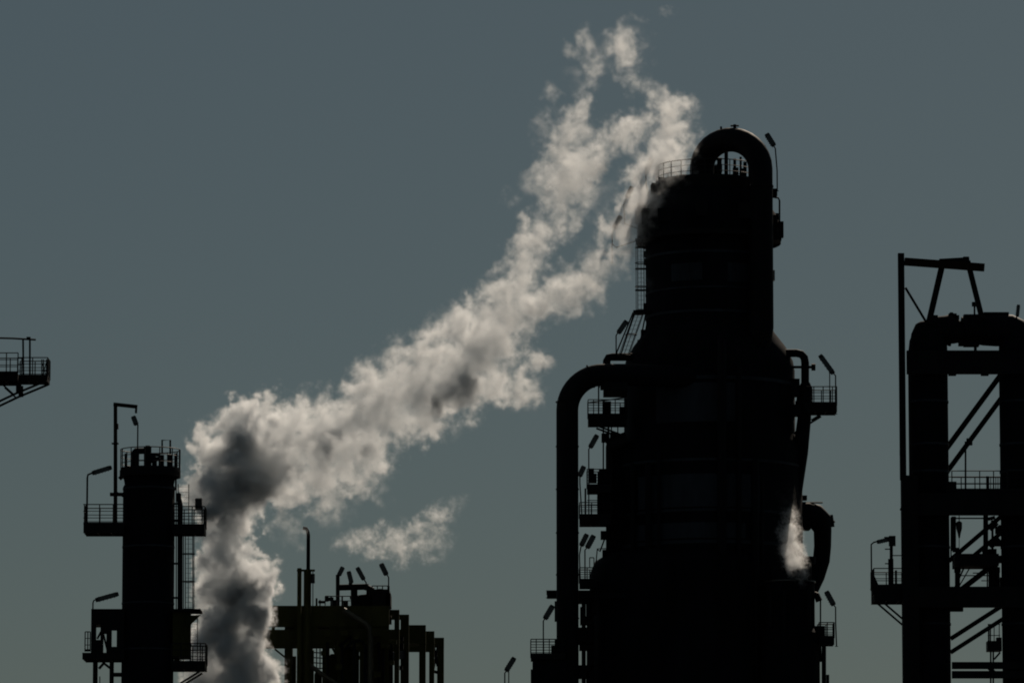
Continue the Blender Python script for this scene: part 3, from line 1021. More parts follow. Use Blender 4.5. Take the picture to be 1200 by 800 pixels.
for x0, y0, x1, y1, r in ((1117.5, 605, 1117.5, 645, .16), (1114.5, 606, 1114.5, 652, .04), (1155, 603, 1155, 650, .17), (1120, 607, 1154, 607, .05), (1121, 662, 1121, 688, .12), (1124, 662, 1124, 688, .06), (1160, 620, 1168, 612, .2), (1160, 640, 1170, 630, .25), (1164, 650, 1164, 690, .15), (1160, 662, 1160, 690, .1), (1168, 664, 1168, 688, .2), (1157, 664, 1157, 690, .05),
                           (1140, 671, 1170, 671, .035), (1120, 674, 1160, 674, .035), (1150, 680, 1172, 680, .03), (1173, 676, 1173, 690, .08), (1130, 664, 1118, 690, .06), (1137, 664, 1122, 690, .04), (1163, 610, 1163, 650, .08), (1167, 620, 1173, 616, .12), (1158, 608, 1166, 606, .12)):
    fr.tube([P(x0, y0, YW + .3), P(x1, y1, YW + .3)], r, 7)
for (x, y, q) in ((1168, 636, 5), (1163, 646, 4), (1171, 622, 4), (1165, 612, 3), (1120, 644, 3), (1158, 648, 6), (1170, 655, 6), (1167, 668, 4), (1122, 668, 3)):
    fr.box(P(x - q, y + q * .6, YW + .1), P(x + q, y - q * .6, YW + .7))
fr.build('valve_piping', 'steel', rt)
fr = MB()
fr.box(P(1157.5, 762, YW - .2), P(1172, 752, YW + 1))
for x in (1158.5, 1160.5, 1165, 1171):
    fr.bar(P(x, 756, YW - .1), P(x, 730.5, YW - .1), 0.09 if x < 1161 else 0.05)
for y in (731, 744):
    fr.bar(P(1157.5, y, YW - .1), P(1172, y, YW - .1), 0.05)
fr.box(P(1168, 755, YW), P(1173, 747, YW + .5))
for x in (1161, 1164):
    fr.bar(P(x, 760, YW), P(x, 840, YW), 0.1)
fr.bar(P(1158, 781, YW), P(1170, 792, YW), 0.25)
fr.bar(P(1165, 772, YW), P(1172, 764, YW), 0.12)
fr.build('side_cage', 'rail', rt)
hl = root('hanging_lamp', 'pendant lamp hanging by a wire between the two thick vessels', 'lamp', P(1124, 607, YW - 1))
b = MB()
b.tube([P(1124, 604, YW - 1), P(1124, 612, YW - 1)], 0.03, 6)
b.tube([P(1124, 630, YW - 1), P(1124, 654, YW - 1)], 0.022, 5)
b.each('wire', 'rail', hl)
b = MB()
c = P(1124, 620, YW - 1)
b.lathe([(0.1, P(0, 610.5, YW - 1).z), (0.2, P(0, 612, YW - 1).z), (0.19, P(0, 619, YW - 1).z), (0.1, P(0, 625, YW - 1).z), (0.05, P(0, 630, YW - 1).z)], c.x, YW - 1, 12)
b.build('lamp_shade', 'lamp', hl)
floodlight('floodlight on a curved pole over the left railed deck of the twin vessel tower', [(1021.4, 690), (1021.2, 642), (1021.6, 637.5), (1024, 635), (1028, 634)], [(1027.5, 635), (1041, 632)], YW - 1.6, 0.26, r=0.05)
floodlight('tiny rod floodlight on the crossover pipe close to the right edge', [(1191.5, 378), (1192, 370)], [(1192, 371), (1193.5, 357)], YW - .6, 0.22)
bc = root('signal_post', 'short post with a boxy head behind the left railed deck of the twin vessel tower', 'post', P(1044.5, 686, YW))
b = MB()
b.bar(P(1044.5, 690, YW), P(1044.5, 638, YW), 0.2, 0.2)
for y in (643, 660):
    b.bar(P(1037, y, YW), P(1045, y, YW), 0.07, 0.07)
b.bar(P(1045, 650.5, YW), P(1058, 650.5, YW), 0.06, 0.06)
b.build('post', 'steel', bc)
b = MB()
b.box(P(1042, 639, YW - .2), P(1049, 628, YW + .2))
b.box(P(1036.5, 634, YW - .15), P(1041.5, 629, YW + .15))
b.build('head_box', 'lamp', bc)

# ================================================================== process structure in the lower middle
YM = 358.0
sm = S(YM)
ms = root('process_structure', 'olive-hazed steel process deck with roof equipment behind the foot of the steam', 'structure', (P(400, 800, YM).x, YM, 0.0), kind='thing')
b = MB()
xL, xR = P(300, 760, YM).x, P(456, 760, YM).x
z = lambda y: P(400, y, YM).z
b.box((xL, YM - .2, z(734)), (xR, YM + .3, z(709.5)))
b.box((xL, YM + 7, z(721)), (xR, YM + 7.4, z(706)))
b.box((xL + .003, YM + .303, z(714)), (xR - .003, YM + 6.997, z(711)))
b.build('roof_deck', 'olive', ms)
b = MB()
b.box((xL, YM - .15, z(759)), (P(392, 745, YM).x, YM + .35, z(737.5)))
b.box((P(388, 745, YM).x, YM - .1, z(752)), (xR, YM + .3, z(738)))
for x0, x1 in ((300, 314), (318.5, 322), (335, 340), (344, 372), (386, 456)):
    b.box((P(x0, 745, YM).x, YM - .1, z(737.4)), (P(x1, 745, YM).x, YM + .2, z(734.1)))
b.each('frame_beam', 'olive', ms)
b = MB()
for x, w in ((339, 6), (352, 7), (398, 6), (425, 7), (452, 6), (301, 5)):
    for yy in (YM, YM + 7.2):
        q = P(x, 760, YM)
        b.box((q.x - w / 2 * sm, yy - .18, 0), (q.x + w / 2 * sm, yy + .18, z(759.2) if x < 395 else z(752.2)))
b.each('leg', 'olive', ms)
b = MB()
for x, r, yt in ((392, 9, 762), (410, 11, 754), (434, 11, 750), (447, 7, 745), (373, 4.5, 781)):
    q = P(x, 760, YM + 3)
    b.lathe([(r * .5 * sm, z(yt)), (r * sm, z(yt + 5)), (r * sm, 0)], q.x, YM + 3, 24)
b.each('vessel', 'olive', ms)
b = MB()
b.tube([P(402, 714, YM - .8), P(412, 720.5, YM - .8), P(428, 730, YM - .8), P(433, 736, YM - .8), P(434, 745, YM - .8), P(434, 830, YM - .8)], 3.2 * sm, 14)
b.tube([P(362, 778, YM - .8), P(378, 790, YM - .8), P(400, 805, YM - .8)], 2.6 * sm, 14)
b.each('sloping_pipe', 'lit_pipe', ms)
b = MB()
b.tube([P(405, 760, YM - .6), P(412, 752, YM - .6), P(424, 750, YM - .6), P(428, 757, YM - .6), P(428, 830, YM - .6)], 2 * sm, 10)
b.tube([P(398, 757, YM - .5), P(412, 745, YM - .5)], 1.6 * sm, 10)
for x in (384, 401, 415, 444, 449):
    b.tube([P(x, 830, YM - .6), P(x, 752, YM - .6)], 0.1, 8)
b.each('pipe_run', 'pipe', ms)
b = MB()
for y in (764, 770, 776, 782):
    b.bar(P(368, y, YM + 2), P(384, y + 1, YM + 2), 0.07)
for x in (371, 375, 379):
    b.bar(P(x, 757, YM + 2), P(x, 784, YM + 2), 0.07)
b.build('railing', 'rail', ms)
ladder(ms, [P(346, 830, YM + 1), P(346, 778, YM + 1)], 0.4, False)
b = MB()
for (x0, y0, x1, y1, w) in ((386, 752, 398, 775, 2.4), (456, 738, 448, 770, 3), (322, 760, 337, 772, 2), (398, 800, 425, 765, 2.6), (425, 800, 452, 770, 2.6), (412, 759, 452, 772, 2)):
    b.bar(P(x0, y0, YM + .6), P(x1, y1, YM + .6), w * sm, 0.15)
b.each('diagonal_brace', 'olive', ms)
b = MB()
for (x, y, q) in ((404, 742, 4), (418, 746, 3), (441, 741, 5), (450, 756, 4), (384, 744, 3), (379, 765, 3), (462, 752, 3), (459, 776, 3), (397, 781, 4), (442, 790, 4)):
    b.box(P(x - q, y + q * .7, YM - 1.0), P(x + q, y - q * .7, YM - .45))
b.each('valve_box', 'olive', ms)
# roof equipment
b = MB()
b.tube([P(397, 688, YM + 2), P(432, 687, YM + 2)], 3.6 * sm, 12)
b.tube([P(415, 686, YM + 2), P(415, 709, YM + 2)], 4 * sm, 12)
b.tube([P(427, 687, YM + 2), P(434, 690, YM + 2), P(434, 709, YM + 2)], [4 * sm, 5 * sm, 5 * sm], 12)
b.tube([P(410, 700, YM + 2), P(434, 697, YM + 2)], 2 * sm, 8)
b.tube([P(395.8, 710, YM + 2), P(395.8, 673, YM + 2)], 2.3 * sm, 10)
b.tube([P(412, 690, YM + 2), P(410.5, 682, YM + 2)], 2.2 * sm, 8)
b.box(P(436, 712, YM), P(458, 696, YM + 4))
b.box(P(452, 709, YM), P(459, 699, YM + 3))
b.box(P(418, 711, YM + 1), P(442, 703, YM + 3))
b.tube([P(439, 700, YM + 1), P(450, 693, YM + 1)], 1.8 * sm, 8)
for (x, y0, y1, q) in ((416, 709, 699, 2.5), (424, 709, 697, 2), (430, 709, 700, 5), (446, 697, 690, 3), (392, 709, 703, 3), (371, 709, 701, 1.2), (375, 709, 703, .8), (383, 703, 698, 2), (388, 709, 699, 1), (377, 705, 704, 4), (386, 702, 700, 5), (405, 709, 704, 3), (401, 709, 699, 1)):
    b.box(P(x - q, y0 + 1, YM + .8), P(x + q, y1, YM + 1.2))
b.build('roof_equipment', 'steel', ms)
b = MB()
railing(b, [P(381, 709, YM + .1), P(412, 709, YM + .1)], 0.62, False, 0.9, toe=False, mid=1)
b.build('railing', 'rail', ms)
b = MB()
railing(b, [P(436, 697, YM + .3), P(456, 697, YM + .3)], P(0, 686, YM).z - P(0, 697, YM).z, False, 0.35, toe=False, mid=1)
b.build('railing', 'rail', ms)

vs_ = root('vent_stack', 'thin vent stack with a hooked tip rising from the olive-hazed process deck', 'stack', (P(361, 800, YM - 1).x, YM - 1, 0.0))
b = MB()
q = P(361, 700, YM - 1)
b.tube([Vector((q.x, YM - 1, P(0, 668, YM - 1).z)), Vector((q.x, YM - 1, P(0, 627, YM - 1).z)), P(360.6, 622, YM - 1), P(358.8, 619, YM - 1), P(355, 618.5, YM - 1)], [2.2 * sm, 2.1 * sm, 2.0 * sm, 1.9 * sm, 2.1 * sm], 12)
b.build('hooked_pipe', 'pipe', vs_)
b = MB()
q = P(360, 740, YM - 1)
b.tube([Vector((q.x, YM - 1, 0)), Vector((q.x, YM - 1, P(0, 667, YM - 1).z))], 4.3 * sm, 14)
q = P(350.6, 740, YM - 1)
b.box((q.x - 2.4 * sm, YM - 1.2, 0), (q.x + 2.4 * sm, YM - .8, P(0, 665.5, YM - 1).z))
b.bar(P(348, 668, YM - 1), P(369, 668, YM - 1), 0.13, 0.2)
b.box(P(352, 830, YM - .8), P(368, 762, YM - .3))
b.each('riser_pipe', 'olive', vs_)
b = MB()
b.tube([P(366.7, 668, YM - 1), P(366.7, 712, YM - 1)], 0.03, 6)
b.tube([P(366.7, 672, YM - 1), P(366.7, 683, YM - 1)], 0.13, 8)
b.build('gauge', 'lamp', vs_)
# receding portal frames of the pipe rack
PB = [(462.3, 468, 456, 714.5, 360.5, 6), (469.5, 479.3, 455, 720, 366, 5.4), (491.3, 499, 476, 732.3, 374.0, 22), (503, 509, 494, 739.5, 379.5, 14), (512.3, 520.3, 506, 747, 386, 11)]
pr_ = root('pipe_rack', 'row of tall steel portal frames stepping down right of the process deck', 'rack', (P(480, 800, 366).x, 366, 0.0))
prev = None
for (xa_, xb_, xc_, yt_, YY, bd) in PB:
    b = MB()
    a, c = P(xa_, yt_, YY), P(xb_, yt_, YY)
    b.box((a.x, YY - .3, 0), (c.x, YY + .3, a.z - .004))
    w = P(xc_, yt_, YY)
    b.box((w.x, YY - .35, P(0, yt_ + bd, YY).z), (c.x + .004, YY + .35, a.z))
    l = P(xc_ - 60, yt_, YY)
    b.box((w.x - 7.0, YY - .3, 0), (w.x - 6.5, YY + .3, a.z))
    b.box((w.x - 7.0, YY - .28, a.z - 1.0), (w.x - .003, YY + .28, a.z - .3))
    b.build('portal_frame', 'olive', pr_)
b = MB()
b.tube([P(476, 790, 376), P(476, 755, 376)], 0.06, 6)
b.bar(P(459, 753, 362), P(459, 830, 362), 0.18)
b.bar(P(472, 766, 366), P(455, 770, 362), 0.5, 0.5)
b.bar(P(507, 752, 382), P(513, 780, 382), 0.2)
b.bar(P(513, 756, 382), P(507, 790, 382), 0.14)
b.bar(P(508, 786, 382), P(514, 788, 382), 0.2)
for (x, y, q) in ((457, 763, 2), (458, 771, 3), (470, 757, 3), (471, 748, 2), (470, 782, 2)):
    b.box(P(x - q, y + q, 363), P(x + q, y - q, 363.6))
b.each('pipe_run', 'pipe', pr_)
LG = 'floodlights on the roof of the process deck'
floodlight('floodlight tilted right at the left end of the process deck roof pipes', [(396, 709), (396, 674), (397, 673)], [(397, 674), (402, 664)], YM + 1, 0.3, group=LG)
floodlight('short floodlight tilted left, second from the vent stack on the process deck roof', [(412, 690), (411.5, 683), (411, 681.5)], [(412, 683), (408.5, 669)], YM + 1, 0.3, group=LG)
floodlight('slanted floodlight tilted left at the middle of the process deck roof', [(429, 690), (428.5, 682), (426, 678)], [(426.5, 679), (418.5, 664.5)], YM + 1, 0.3, group=LG)
floodlight('taller floodlight above the railed right corner of the process deck roof', [(455.3, 709), (455.3, 676), (453, 672.5)], [(453, 673.5), (446.5, 660)], YM + .4, 0.34, group=LG)

#STEAM#
# ------------------------------------------------------------------ steam (sparse voxel volumes grown from measured puffs)
def steam_material(name, density, aniso=0.45, col=(0.945, 0.965, 0.98)):
    m = bpy.data.materials.new(name)
    m.use_nodes = True
    n, l = m.node_tree.nodes, m.node_tree.links
    n.clear()
    pv = n.new('ShaderNodeVolumePrincipled')
    pv.inputs['Color'].default_value = (*col, 1)  # faint blue puts the cool skylit shade of thick cores into the colour
    pv.inputs['Density'].default_value = density
    pv.inputs['Anisotropy'].default_value = aniso
    out = n.new('ShaderNodeOutputMaterial')
    l.new(pv.outputs[0], out.inputs['Volume'])
    return m


def along(path, step=6.0):
    """Resample a list of (px, py, r, y, dens) rows so neighbouring puffs overlap."""
    out = []
    for a, b in zip(path[:-1], path[1:]):
        L = math.hypot(b[0] - a[0], b[1] - a[1])
        n = max(1, int(L / step))
        for i in range(n):
            t = i / n
            out.append(tuple(a[k] * (1 - t) + b[k] * t for k in range(5)))
    out.append(path[-1])
    return out


def steam(name, label, blobs, voxel, m, amp=2.0, freq=0.34, cell=0.3, thr=0.10, width=0.35, seed=0.0, billow=0.4, ydepth=1.0, swirl=2.6, fine=1.0):
    A = np.array([[*P(b[0], b[1], b[3]), b[2] * S(b[3]), b[4]] for b in blobs])
    lo = (A[:, :3] - A[:, 3:4] * 1.35).min(0) - swirl * 0.3
    hi = (A[:, :3] + A[:, 3:4] * 1.35).max(0) + swirl * 0.3
    nc = np.ceil((hi - lo) / cell).astype(int) + 1
    hi = lo + (nc - 1) * cell
    e = np.full(nc, -1.0, np.float32)
    dn = np.zeros(nc, np.float32)
    wt = np.zeros(nc, np.float32) + 1e-6
    ax = [lo[k] + np.arange(nc[k]) * cell for k in range(3)]
    for x, y, z, r, d in A:
        R = r * 1.6
        i0 = [max(0, int((c - R - lo[k]) / cell)) for k, c in enumerate((x, y, z))]
        i1 = [min(nc[k], int((c + R - lo[k]) / cell) + 2) for k, c in enumerate((x, y, z))]
        gx, gy, gz = np.meshgrid(ax[0][i0[0]:i1[0]] - x, (ax[1][i0[1]:i1[1]] - y) / ydepth, ax[2][i0[2]:i1[2]] - z, indexing='ij')
        v = (1.0 - np.sqrt(gx * gx + gy * gy + gz * gz) / r).astype(np.float32)
        sl = tuple(slice(i0[k], i1[k]) for k in range(3))
        # smooth union so neighbouring puffs flow together
        k_ = 0.18
        h = np.clip(0.5 + 0.5 * (v - e[sl]) / k_, 0, 1)
        e[sl] = e[sl] * (1 - h) + v * h + k_ * h * (1 - h)
        w_ = np.exp(np.clip(v, -1, 1) * 7.0)
        dn[sl] += w_ * d
        wt[sl] += w_
    dn = dn / wt
    N = int(nc[0] * nc[1] * nc[2])
    gx, gy, gz = np.meshgrid(*ax, indexing='ij')
    co = np.stack([gx, gy, gz], -1).reshape(-1, 3).astype(np.float32)
    me = bpy.data.meshes.new(name)
    me.vertices.add(N)
    me.vertices.foreach_set('co', co.ravel())
    at = me.attributes.new('puff', 'FLOAT_VECTOR', 'POINT')
    at.data.foreach_set('vector', np.stack([e.ravel(), dn.ravel(), np.zeros(N, np.float32)], -1).astype(np.float32).ravel())
    me.materials.append(m)
    o = bpy.data.objects.new(name, me)
    COL.objects.link(o)
    o['label'] = label
    o['category'] = 'steam'
    o['kind'] = 'stuff'

    g = bpy.data.node_groups.new(name + '_nodes', 'GeometryNodeTree')
    g.interface.new_socket('Geometry', in_out='INPUT', socket_type='NodeSocketGeometry')
    g.interface.new_socket('Geometry', in_out='OUTPUT', socket_type='NodeSocketGeometry')
    n, l = g.nodes, g.links
    gi, go = n.new('NodeGroupInput'), n.new('NodeGroupOutput')

    def link(v, sock):
        if hasattr(v, 'is_output'):
            l.new(v, sock)
        else:
            sock.default_value = v

    def math_(op, a, b=0.0, c=None, clamp=False):
        q = n.new('ShaderNodeMath')
        q.operation = op
        q.use_clamp = clamp
        link(a, q.inputs[0]); link(b, q.inputs[1])
        if c is not None:
            link(c, q.inputs[2])
        return q.outputs[0]

    def vec(op, a, b=None):
        q = n.new('ShaderNodeVectorMath')
        q.operation = op
        link(a, q.inputs[0])
        if b is not None:
            link(b, q.inputs[1])
        return q.outputs[0]

    pos = n.new('GeometryNodeInputPosition').outputs[0]
    wv = n.new('ShaderNodeTexNoise')          # turbulence bends the outline of the puffs
    l.new(vec('ADD', pos, (seed * 2.0, 7.0, seed)), wv.inputs['Vector'])
    wv.inputs['Scale'].default_value = freq * 1.9
    wv.inputs['Detail'].default_value = 5.0
    wv.inputs['Roughness'].default_value = 0.62
    warp = vec('MULTIPLY', vec('SUBTRACT', wv.outputs[1], (0.5, 0.5, 0.5)), (swirl, swirl, swirl))
    u = vec('DIVIDE', vec('SUBTRACT', vec('ADD', pos, warp), tuple(lo)), (cell, cell, cell))
    u = vec('MINIMUM', vec('MAXIMUM', u, (0, 0, 0)), tuple(float(c) - 1.001 for c in nc))
    fl, fr = vec('FLOOR', u), vec('FRACTION', u)
    sf, sr = n.new('ShaderNodeSeparateXYZ'), n.new('ShaderNodeSeparateXYZ')
    l.new(fl, sf.inputs[0]); l.new(fr, sr.inputs[0])
    SY, SX = float(nc[2]), float(nc[1] * nc[2])
    f2i = n.new('FunctionNodeFloatToInt')
    f2i.rounding_mode = 'ROUND'
    # integer index arithmetic
    def imath(op, a, b):
        q = n.new('FunctionNodeIntegerMath')
        q.operation = op
        link(a, q.inputs[0]); link(b, q.inputs[1])
        return q.outputs[0]
    ints = []
    for k in range(3):
        q = n.new('FunctionNodeFloatToInt'); q.rounding_mode = 'ROUND'
        l.new(sf.outputs[k], q.inputs[0]); ints.append(q.outputs[0])
    n.remove(f2i)
    base = imath('ADD', imath('ADD', imath('MULTIPLY', ints[0], int(SX)), imath('MULTIPLY', ints[1], int(SY))), ints[2])
    na = n.new('GeometryNodeInputNamedAttribute')
    na.data_type = 'FLOAT_VECTOR'
    na.inputs['Name'].default_value = 'puff'
    val = na.outputs['Attribute']

    def samp(off):
        q = n.new('GeometryNodeSampleIndex')
        q.data_type = 'FLOAT_VECTOR'
        q.domain = 'POINT'
        l.new(gi.outputs[0], q.inputs['Geometry'])
        l.new(val, q.inputs['Value'])
        l.new(imath('ADD', base, int(off)), q.inputs['Index'])
        return q.outputs[0]

    def mix(a, b, t):
        q = n.new('ShaderNodeMix')
        q.data_type = 'VECTOR'
        q.clamp_factor = True
        l.new(t, q.inputs['Factor'])
        vs = [i for i in q.inputs if i.type == 'VECTOR' and i.name in ('A', 'B')]
        l.new(a, vs[0]); l.new(b, vs[1])
        return [x for x in q.outputs if x.type == 'VECTOR'][0]
    zz = []
    for dx in (0, SX):
        for dy in (0, SY):
            zz.append(mix(samp(dx + dy), samp(dx + dy + 1), sr.outputs[2]))
    res = mix(mix(zz[0], zz[1], sr.outputs[1]), mix(zz[2], zz[3], sr.outputs[1]), sr.outputs[0])
    sep = n.new('ShaderNodeSeparateXYZ')
    l.new(res, sep.inputs[0])
    env, den = sep.outputs[0], sep.outputs[1]

    p2 = vec('ADD', pos, (seed, seed * 1.7, seed * 0.6))

    def noise(scale, detail, rough, dist=0.0, v=p2):
        q = n.new('ShaderNodeTexNoise')
        q.noise_dimensions = '3D'
        l.new(v, q.inputs['Vector'])
        q.inputs['Scale'].default_value = scale
        q.inputs['Detail'].default_value = detail
        q.inputs['Roughness'].default_value = rough
        q.inputs['Distortion'].default_value = dist
        return q.outputs[0]
    n1 = noise(freq, 8.0, 0.6, 0.6)
    n2 = noise(freq * 2.2, 4.0, 0.5)
    bil = math_('SUBTRACT', 1.0, math_('ABSOLUTE', math_('MULTIPLY_ADD', n2, 2.0, -1.0)))     # ridged puffs
    nn = math_('ADD', math_('MULTIPLY', n1, 2.0 * (1 - billow)), math_('MULTIPLY', bil, billow * 1.0))
    nn = math_('SUBTRACT', nn, (1 - billow) + billow * 0.8)
    n3 = math_('MULTIPLY_ADD', noise(freq * 5.0, 6.0, 0.68, 0.5), 2.0, -1.0)
    ee = math_('ADD', math_('ADD', env, math_('MULTIPLY', nn, amp)), math_('MULTIPLY', n3, fine))
    ee = math_('ADD', ee, math_('MULTIPLY', n3, math_('MULTIPLY', math_('MULTIPLY_ADD', den, -1.0, 1.35, clamp=True), 0.9)))
    q = n.new('ShaderNodeMapRange')
    q.interpolation_type = 'SMOOTHSTEP'
    l.new(ee, q.inputs[0])
    soft = math_('MULTIPLY_ADD', den, -1.0, 1.35, clamp=True)          # thin steam frays, thick steam billows
    t0 = math_('MULTIPLY_ADD', soft, -0.12, thr)
    l.new(t0, q.inputs[1])
    l.new(math_('ADD', t0, math_('MULTIPLY_ADD', soft, 1.0, width)), q.inputs[2])
    mod = math_('MAXIMUM', math_('MULTIPLY_ADD', noise(freq * 1.35, 8.0, 0.66, 0.6, vec('ADD', pos, (seed + 31.0, 5.0, 9.0))), 16.0, -6.95), 0.03)
    dens = math_('MULTIPLY', math_('MULTIPLY', q.outputs[0], den), mod)
    # nothing outside the puffs' own reach
    gate = n.new('ShaderNodeMapRange')
    l.new(env, gate.inputs[0])
    gate.inputs[1].default_value = -0.32
    gate.inputs[2].default_value = -0.05
    dens = math_('MULTIPLY', dens, gate.outputs[0])
    dens = math_('MULTIPLY', dens, math_('GREATER_THAN', dens, 0.004))
    vc = n.new('GeometryNodeVolumeCube')
    l.new(dens, vc.inputs['Density'])
    vc.inputs['Min'].default_value = tuple(lo)
    vc.inputs['Max'].default_value = tuple(hi)
    for k, ax_ in enumerate('XYZ'):
        vc.inputs['Resolution ' + ax_].default_value = int((hi[k] - lo[k]) / (voxel * (1.5 if k == 1 else 1.0))) + 1
    sm_ = n.new('GeometryNodeSetMaterial')
    sm_.inputs['Material'].default_value = m
    l.new(vc.outputs[0], sm_.inputs['Geometry'])
    l.new(sm_.outputs[0], go.inputs[0])
    md = o.modifiers.new('steam', 'NODES')
    md.node_group = g
    print('steam', name, 'cells', N, 'voxels', [int((hi[k] - lo[k]) / voxel) + 1 for k in range(3)])
    return o


white = steam_material('white_steam', 1.0, 0.58)
Y0 = 346.0


def fluff(path, amount=0.55, size=(0.3, 0.6)):
    """Side puffs that give a run of puffs its cauliflower outline."""
    out = list(path)
    for x, y, r, Y, d in path:
        if random.random() < amount:
            a, e_ = random.uniform(0, 2 * math.pi), random.uniform(-0.7, 0.7)
            k = random.uniform(*size)
            rr = r * (1.0 - 0.45 * k)
            out.append((x + rr * math.cos(a) * math.cos(e_), y + rr * math.sin(a) * math.cos(e_), r * k, Y + rr * math.sin(e_) * S(Y), d * random.uniform(0.5, 1.0)))
    return out


D1, D2, D3 = 2.5, 1.3, 0.55
blobs = []
# rising foot
blobs += along([(272, 900, 48, Y0, D1), (272, 800, 47, Y0, 2.4), (272, 755, 45, Y0, 2.4), (274, 715, 44, Y0, 2.2), (276, 680, 42, Y0, 1.6), (266, 648, 36, Y0, 1.2), (264, 610, 36, Y0, 1.6), (268, 580, 44, Y0, 1.6)], 9)
blobs += [(304, 690, 22, Y0 - .8, D1), (296, 785, 18, Y0 - 1.0, D1), (300, 735, 22, Y0, D1), (246, 700, 20, Y0, D2), (290, 645, 18, Y0 + .4, D2), (244, 660, 18, Y0, D2)]
# bend and thick head
blobs += along([(268, 580, 44, Y0, 2.1), (275, 548, 52, Y0, 1.5), (298, 525, 56, Y0, 1.3), (335, 515, 52, Y0 + .2, 1.0), (370, 512, 48, Y0 + .4, .9)], 9)
blobs += [(258, 520, 26, Y0, D2), (285, 498, 22, Y0, D2), (318, 484, 22, Y0, D2), (350, 482, 22, Y0, D2), (244, 545, 20, Y0, D2)]
# long slanting body
blobs += along([(370, 512, 46, Y0 + .4, .9), (410, 502, 44, Y0 + .7, .8), (450, 480, 47, Y0 + 1, .75), (490, 453, 50, Y0 + 1.3, .7), (530, 434, 53, Y0 + 1.6, .85), (562, 408, 50, Y0 + 1.8, .7), (585, 380, 42, Y0 + 2, .65), (592, 360, 36, Y0 + 2.1, .75)], 9)
blobs += [(592, 440, 34, Y0 + 1.6, .8), (615, 455, 22, Y0 + 1.6, .6), (632, 425, 16, Y0 + 1.6, .5), (500, 495, 26, Y0 + 1.2, 1.0), (470, 505, 24, Y0 + 1, .9), (462, 408, 18, Y0 + 1.2, .5), (482, 392, 9, Y0 + 1.2, .4), (430, 440, 20, Y0 + .8, .8), (415, 462, 18, Y0 + .8, .9), (545, 385, 22, Y0 + 1.8, .9)]
# darker knots inside the slanting body and the bend
blobs += [(546, 444, 19, Y0 + 1.0, 16), (531, 454, 21, Y0 + 1.0, 18), (514, 468, 17, Y0 + 1.0, 14), (442, 517, 14, Y0 + .6, 12), (430, 528, 11, Y0 + .6, 8), (578, 400, 14, Y0 + 1.9, 4), (450, 462, 8, Y0 + .9, 6)]
for kx, ky, kn in ((322, 496, 2), (302, 506, 3), (284, 520, 3), (268, 542, 3), (258, 570, 3), (250, 602, 3), (268, 622, 2), (342, 522, 3), (334, 544, 2), (300, 556, 2), (372, 520, 2), (312, 532, 1), (400, 516, 1)):
    for _ in range(kn):
        blobs.append((kx + random.uniform(-11, 11), ky + random.uniform(-11, 11), random.uniform(7, 15), Y0 + random.uniform(-1.8, 1.2), random.uniform(4, 10)))
blobs += [(292, 697, 22, Y0 - .6, 8), (298, 722, 18, Y0 - .6, 6), (242, 660, 15, Y0 - .4, 4), (250, 690, 13, Y0 - .4, 4), (292, 772, 20, Y0 - .8, 6), (262, 770, 18, Y0 - .4, 6), (272, 735, 18, Y0 - .4, 5)]
# grey under-belly
blobs += [(335, 570, 36, Y0 + .4, .9), (372, 562, 38, Y0 + .5, .8), (408, 552, 34, Y0 + .6, .7), (440, 535, 28, Y0 + .8, .7), (330, 615, 20, Y0 + .3, .3), (345, 632, 16, Y0 + .3, .35), (385, 590, 26, Y0 + .6, .3), (450, 578, 12, Y0 + .9, .3)]
# left upper branch
blobs += along([(588, 362, 34, Y0 + 2.1, .7), (600, 330, 27, Y0 + 2.4, .55), (618, 300, 24, Y0 + 2.8, .5), (636, 272, 24, Y0 + 3.2, .5), (658, 244, 27, Y0 + 3.6, .5), (668, 215, 34, Y0 + 4.0, .48), (668, 180, 36, Y0 + 4.4, .45), (672, 155, 27, Y0 + 4.8, .4), (682, 128, 15, Y0 + 5.2, .38), (690, 100, 12, Y0 + 5.5, .3), (694, 75, 17, Y0 + 5.7, .35), (693, 50, 17, Y0 + 5.7, .35), (718, 45, 14, Y0 + 6.0, .35)], 7)
blobs += [(616, 258, 13, Y0 + 2.8, .6), (595, 232, 13, Y0 + 2.6, .45), (648, 110, 12, Y0 + 3.5, .22), (655, 125, 10, Y0 + 3.5, .2), (700, 190, 16, Y0 + 3.5, .6), (575, 335, 16, Y0 + 2.2, .5), (670, 60, 10, Y0 + 3.7, .3)]
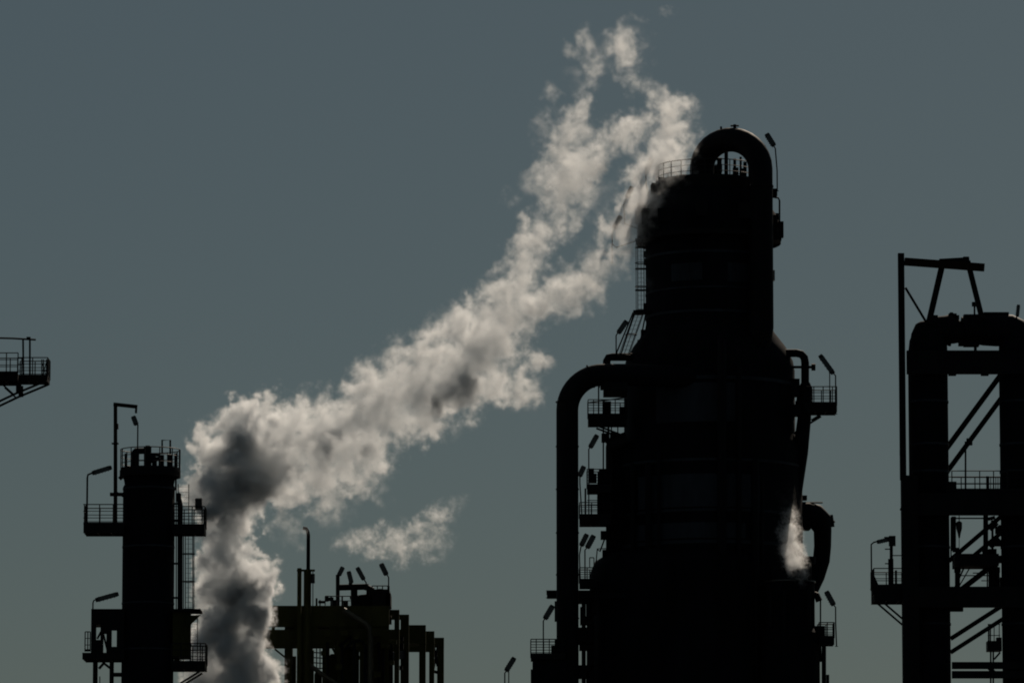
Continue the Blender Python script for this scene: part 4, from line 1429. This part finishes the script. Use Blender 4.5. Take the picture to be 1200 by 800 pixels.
# right upper branch, drifting back beside the column head
blobs += along([(590, 372, 30, Y0 + 2.1, .7), (622, 360, 25, Y0 + 3.4, .65), (652, 345, 25, Y0 + 5, .55), (685, 332, 26, Y0 + 7, .5), (708, 308, 25, Y0 + 8.5, .5), (722, 285, 27, Y0 + 9.5, .65), (738, 262, 29, Y0 + 10.2, .75), (752, 236, 30, Y0 + 10.5, .8), (768, 206, 31, Y0 + 10.5, .8), (782, 178, 30, Y0 + 10.3, .75), (787, 152, 29, Y0 + 9.8, .75), (778, 128, 25, Y0 + 9.2, .65), (757, 108, 15, Y0 + 8.5, .45), (738, 84, 19, Y0 + 8.0, .42), (737, 60, 24, Y0 + 7.5, .42), (735, 38, 19, Y0 + 7.2, .35)], 7)
blobs += [(735, 158, 26, Y0 + 9.3, .65), (708, 166, 20, Y0 + 8.0, .5), (762, 150, 26, Y0 + 9.6, .6), (752, 182, 18, Y0 + 9.8, .4), (800, 130, 21, Y0 + 9.5, .65), (700, 350, 16, Y0 + 7.5, .35), (680, 360, 16, Y0 + 6.8, .4), (779, 17, 9, Y0 + 8.0, .4), (788, 15, 7, Y0 + 8.0, .35), (760, 330, 12, Y0 + 10, .10), (793, 205, 20, Y0 + 9.2, .35), (768, 225, 20, Y0 + 9.8, .4), (748, 268, 18, Y0 + 10, .35), (740, 292, 16, Y0 + 9.8, .2), (700, 230, 22, Y0 + 7, .10), (625, 215, 20, Y0 + 3.8, .15), (640, 150, 20, Y0 + 4.5, .15), (670, 95, 14, Y0 + 5, .12), (745, 310, 18, Y0 + 10, .15), (800, 190, 16, Y0 + 8.6, .25), (784, 200, 17, Y0 + 8.0, .55), (795, 192, 14, Y0 + 7.6, .35), (776, 220, 16, Y0 + 8.4, .5), (752, 262, 15, Y0 + 8.6, .4), (766, 240, 14, Y0 + 8.5, .4)]
blobs = fluff(blobs)
steam('steam_plume', 'long white steam plume rising beside the slim column and blowing past the tallest column head', blobs, 0.11, white, seed=3.0)
wisp = along([(398, 634, 10, Y0 + 1, .5), (425, 632, 15, Y0 + 1, .5), (450, 634, 19, Y0 + 1, .6), (470, 634, 24, Y0 + 1.2, .65), (492, 636, 22, Y0 + 1.3, .4), (512, 630, 22, Y0 + 1.5, .3)], 6)
wisp += along([(488, 622, 14, Y0 + 1.3, .45), (508, 606, 15, Y0 + 1.5, .5), (522, 598, 12, Y0 + 1.6, .4), (545, 584, 7, Y0 + 1.8, .25)], 5) + [(470, 655, 12, Y0 + 1.2, .45), (432, 648, 10, Y0 + 1.1, .4)]
steam('steam_wisp', 'small torn steam wisp floating over the roof lights of the process deck', wisp, 0.09, white, amp=2.2, swirl=1.6, freq=0.7, cell=0.22, seed=11.0)
YS = 350.7
puff = along([(938, 682, 8, YS, 1.2), (934, 668, 13, YS, 1.1), (928, 652, 16, YS, 1.2), (925, 634, 15.5, YS, 1.1), (924, 617, 13, YS, .9), (925, 602, 11, YS, .6)], 3)
puff += along([(938, 680, 8, YS, 1.0), (942, 665, 8, YS, .5), (938, 645, 8, YS, .35), (934, 622, 8, YS, .35)], 3) + [(922, 585, 14, YS, .03), (918, 575, 14, YS, .02)]
steam('steam_puff', 'bright small steam puff venting from the drum at the tallest column foot', puff, 0.06, steam_material('dense_steam', 1.6, 0.58), amp=1.4, swirl=0.5, freq=1.1, cell=0.12, seed=21.0, width=0.4)
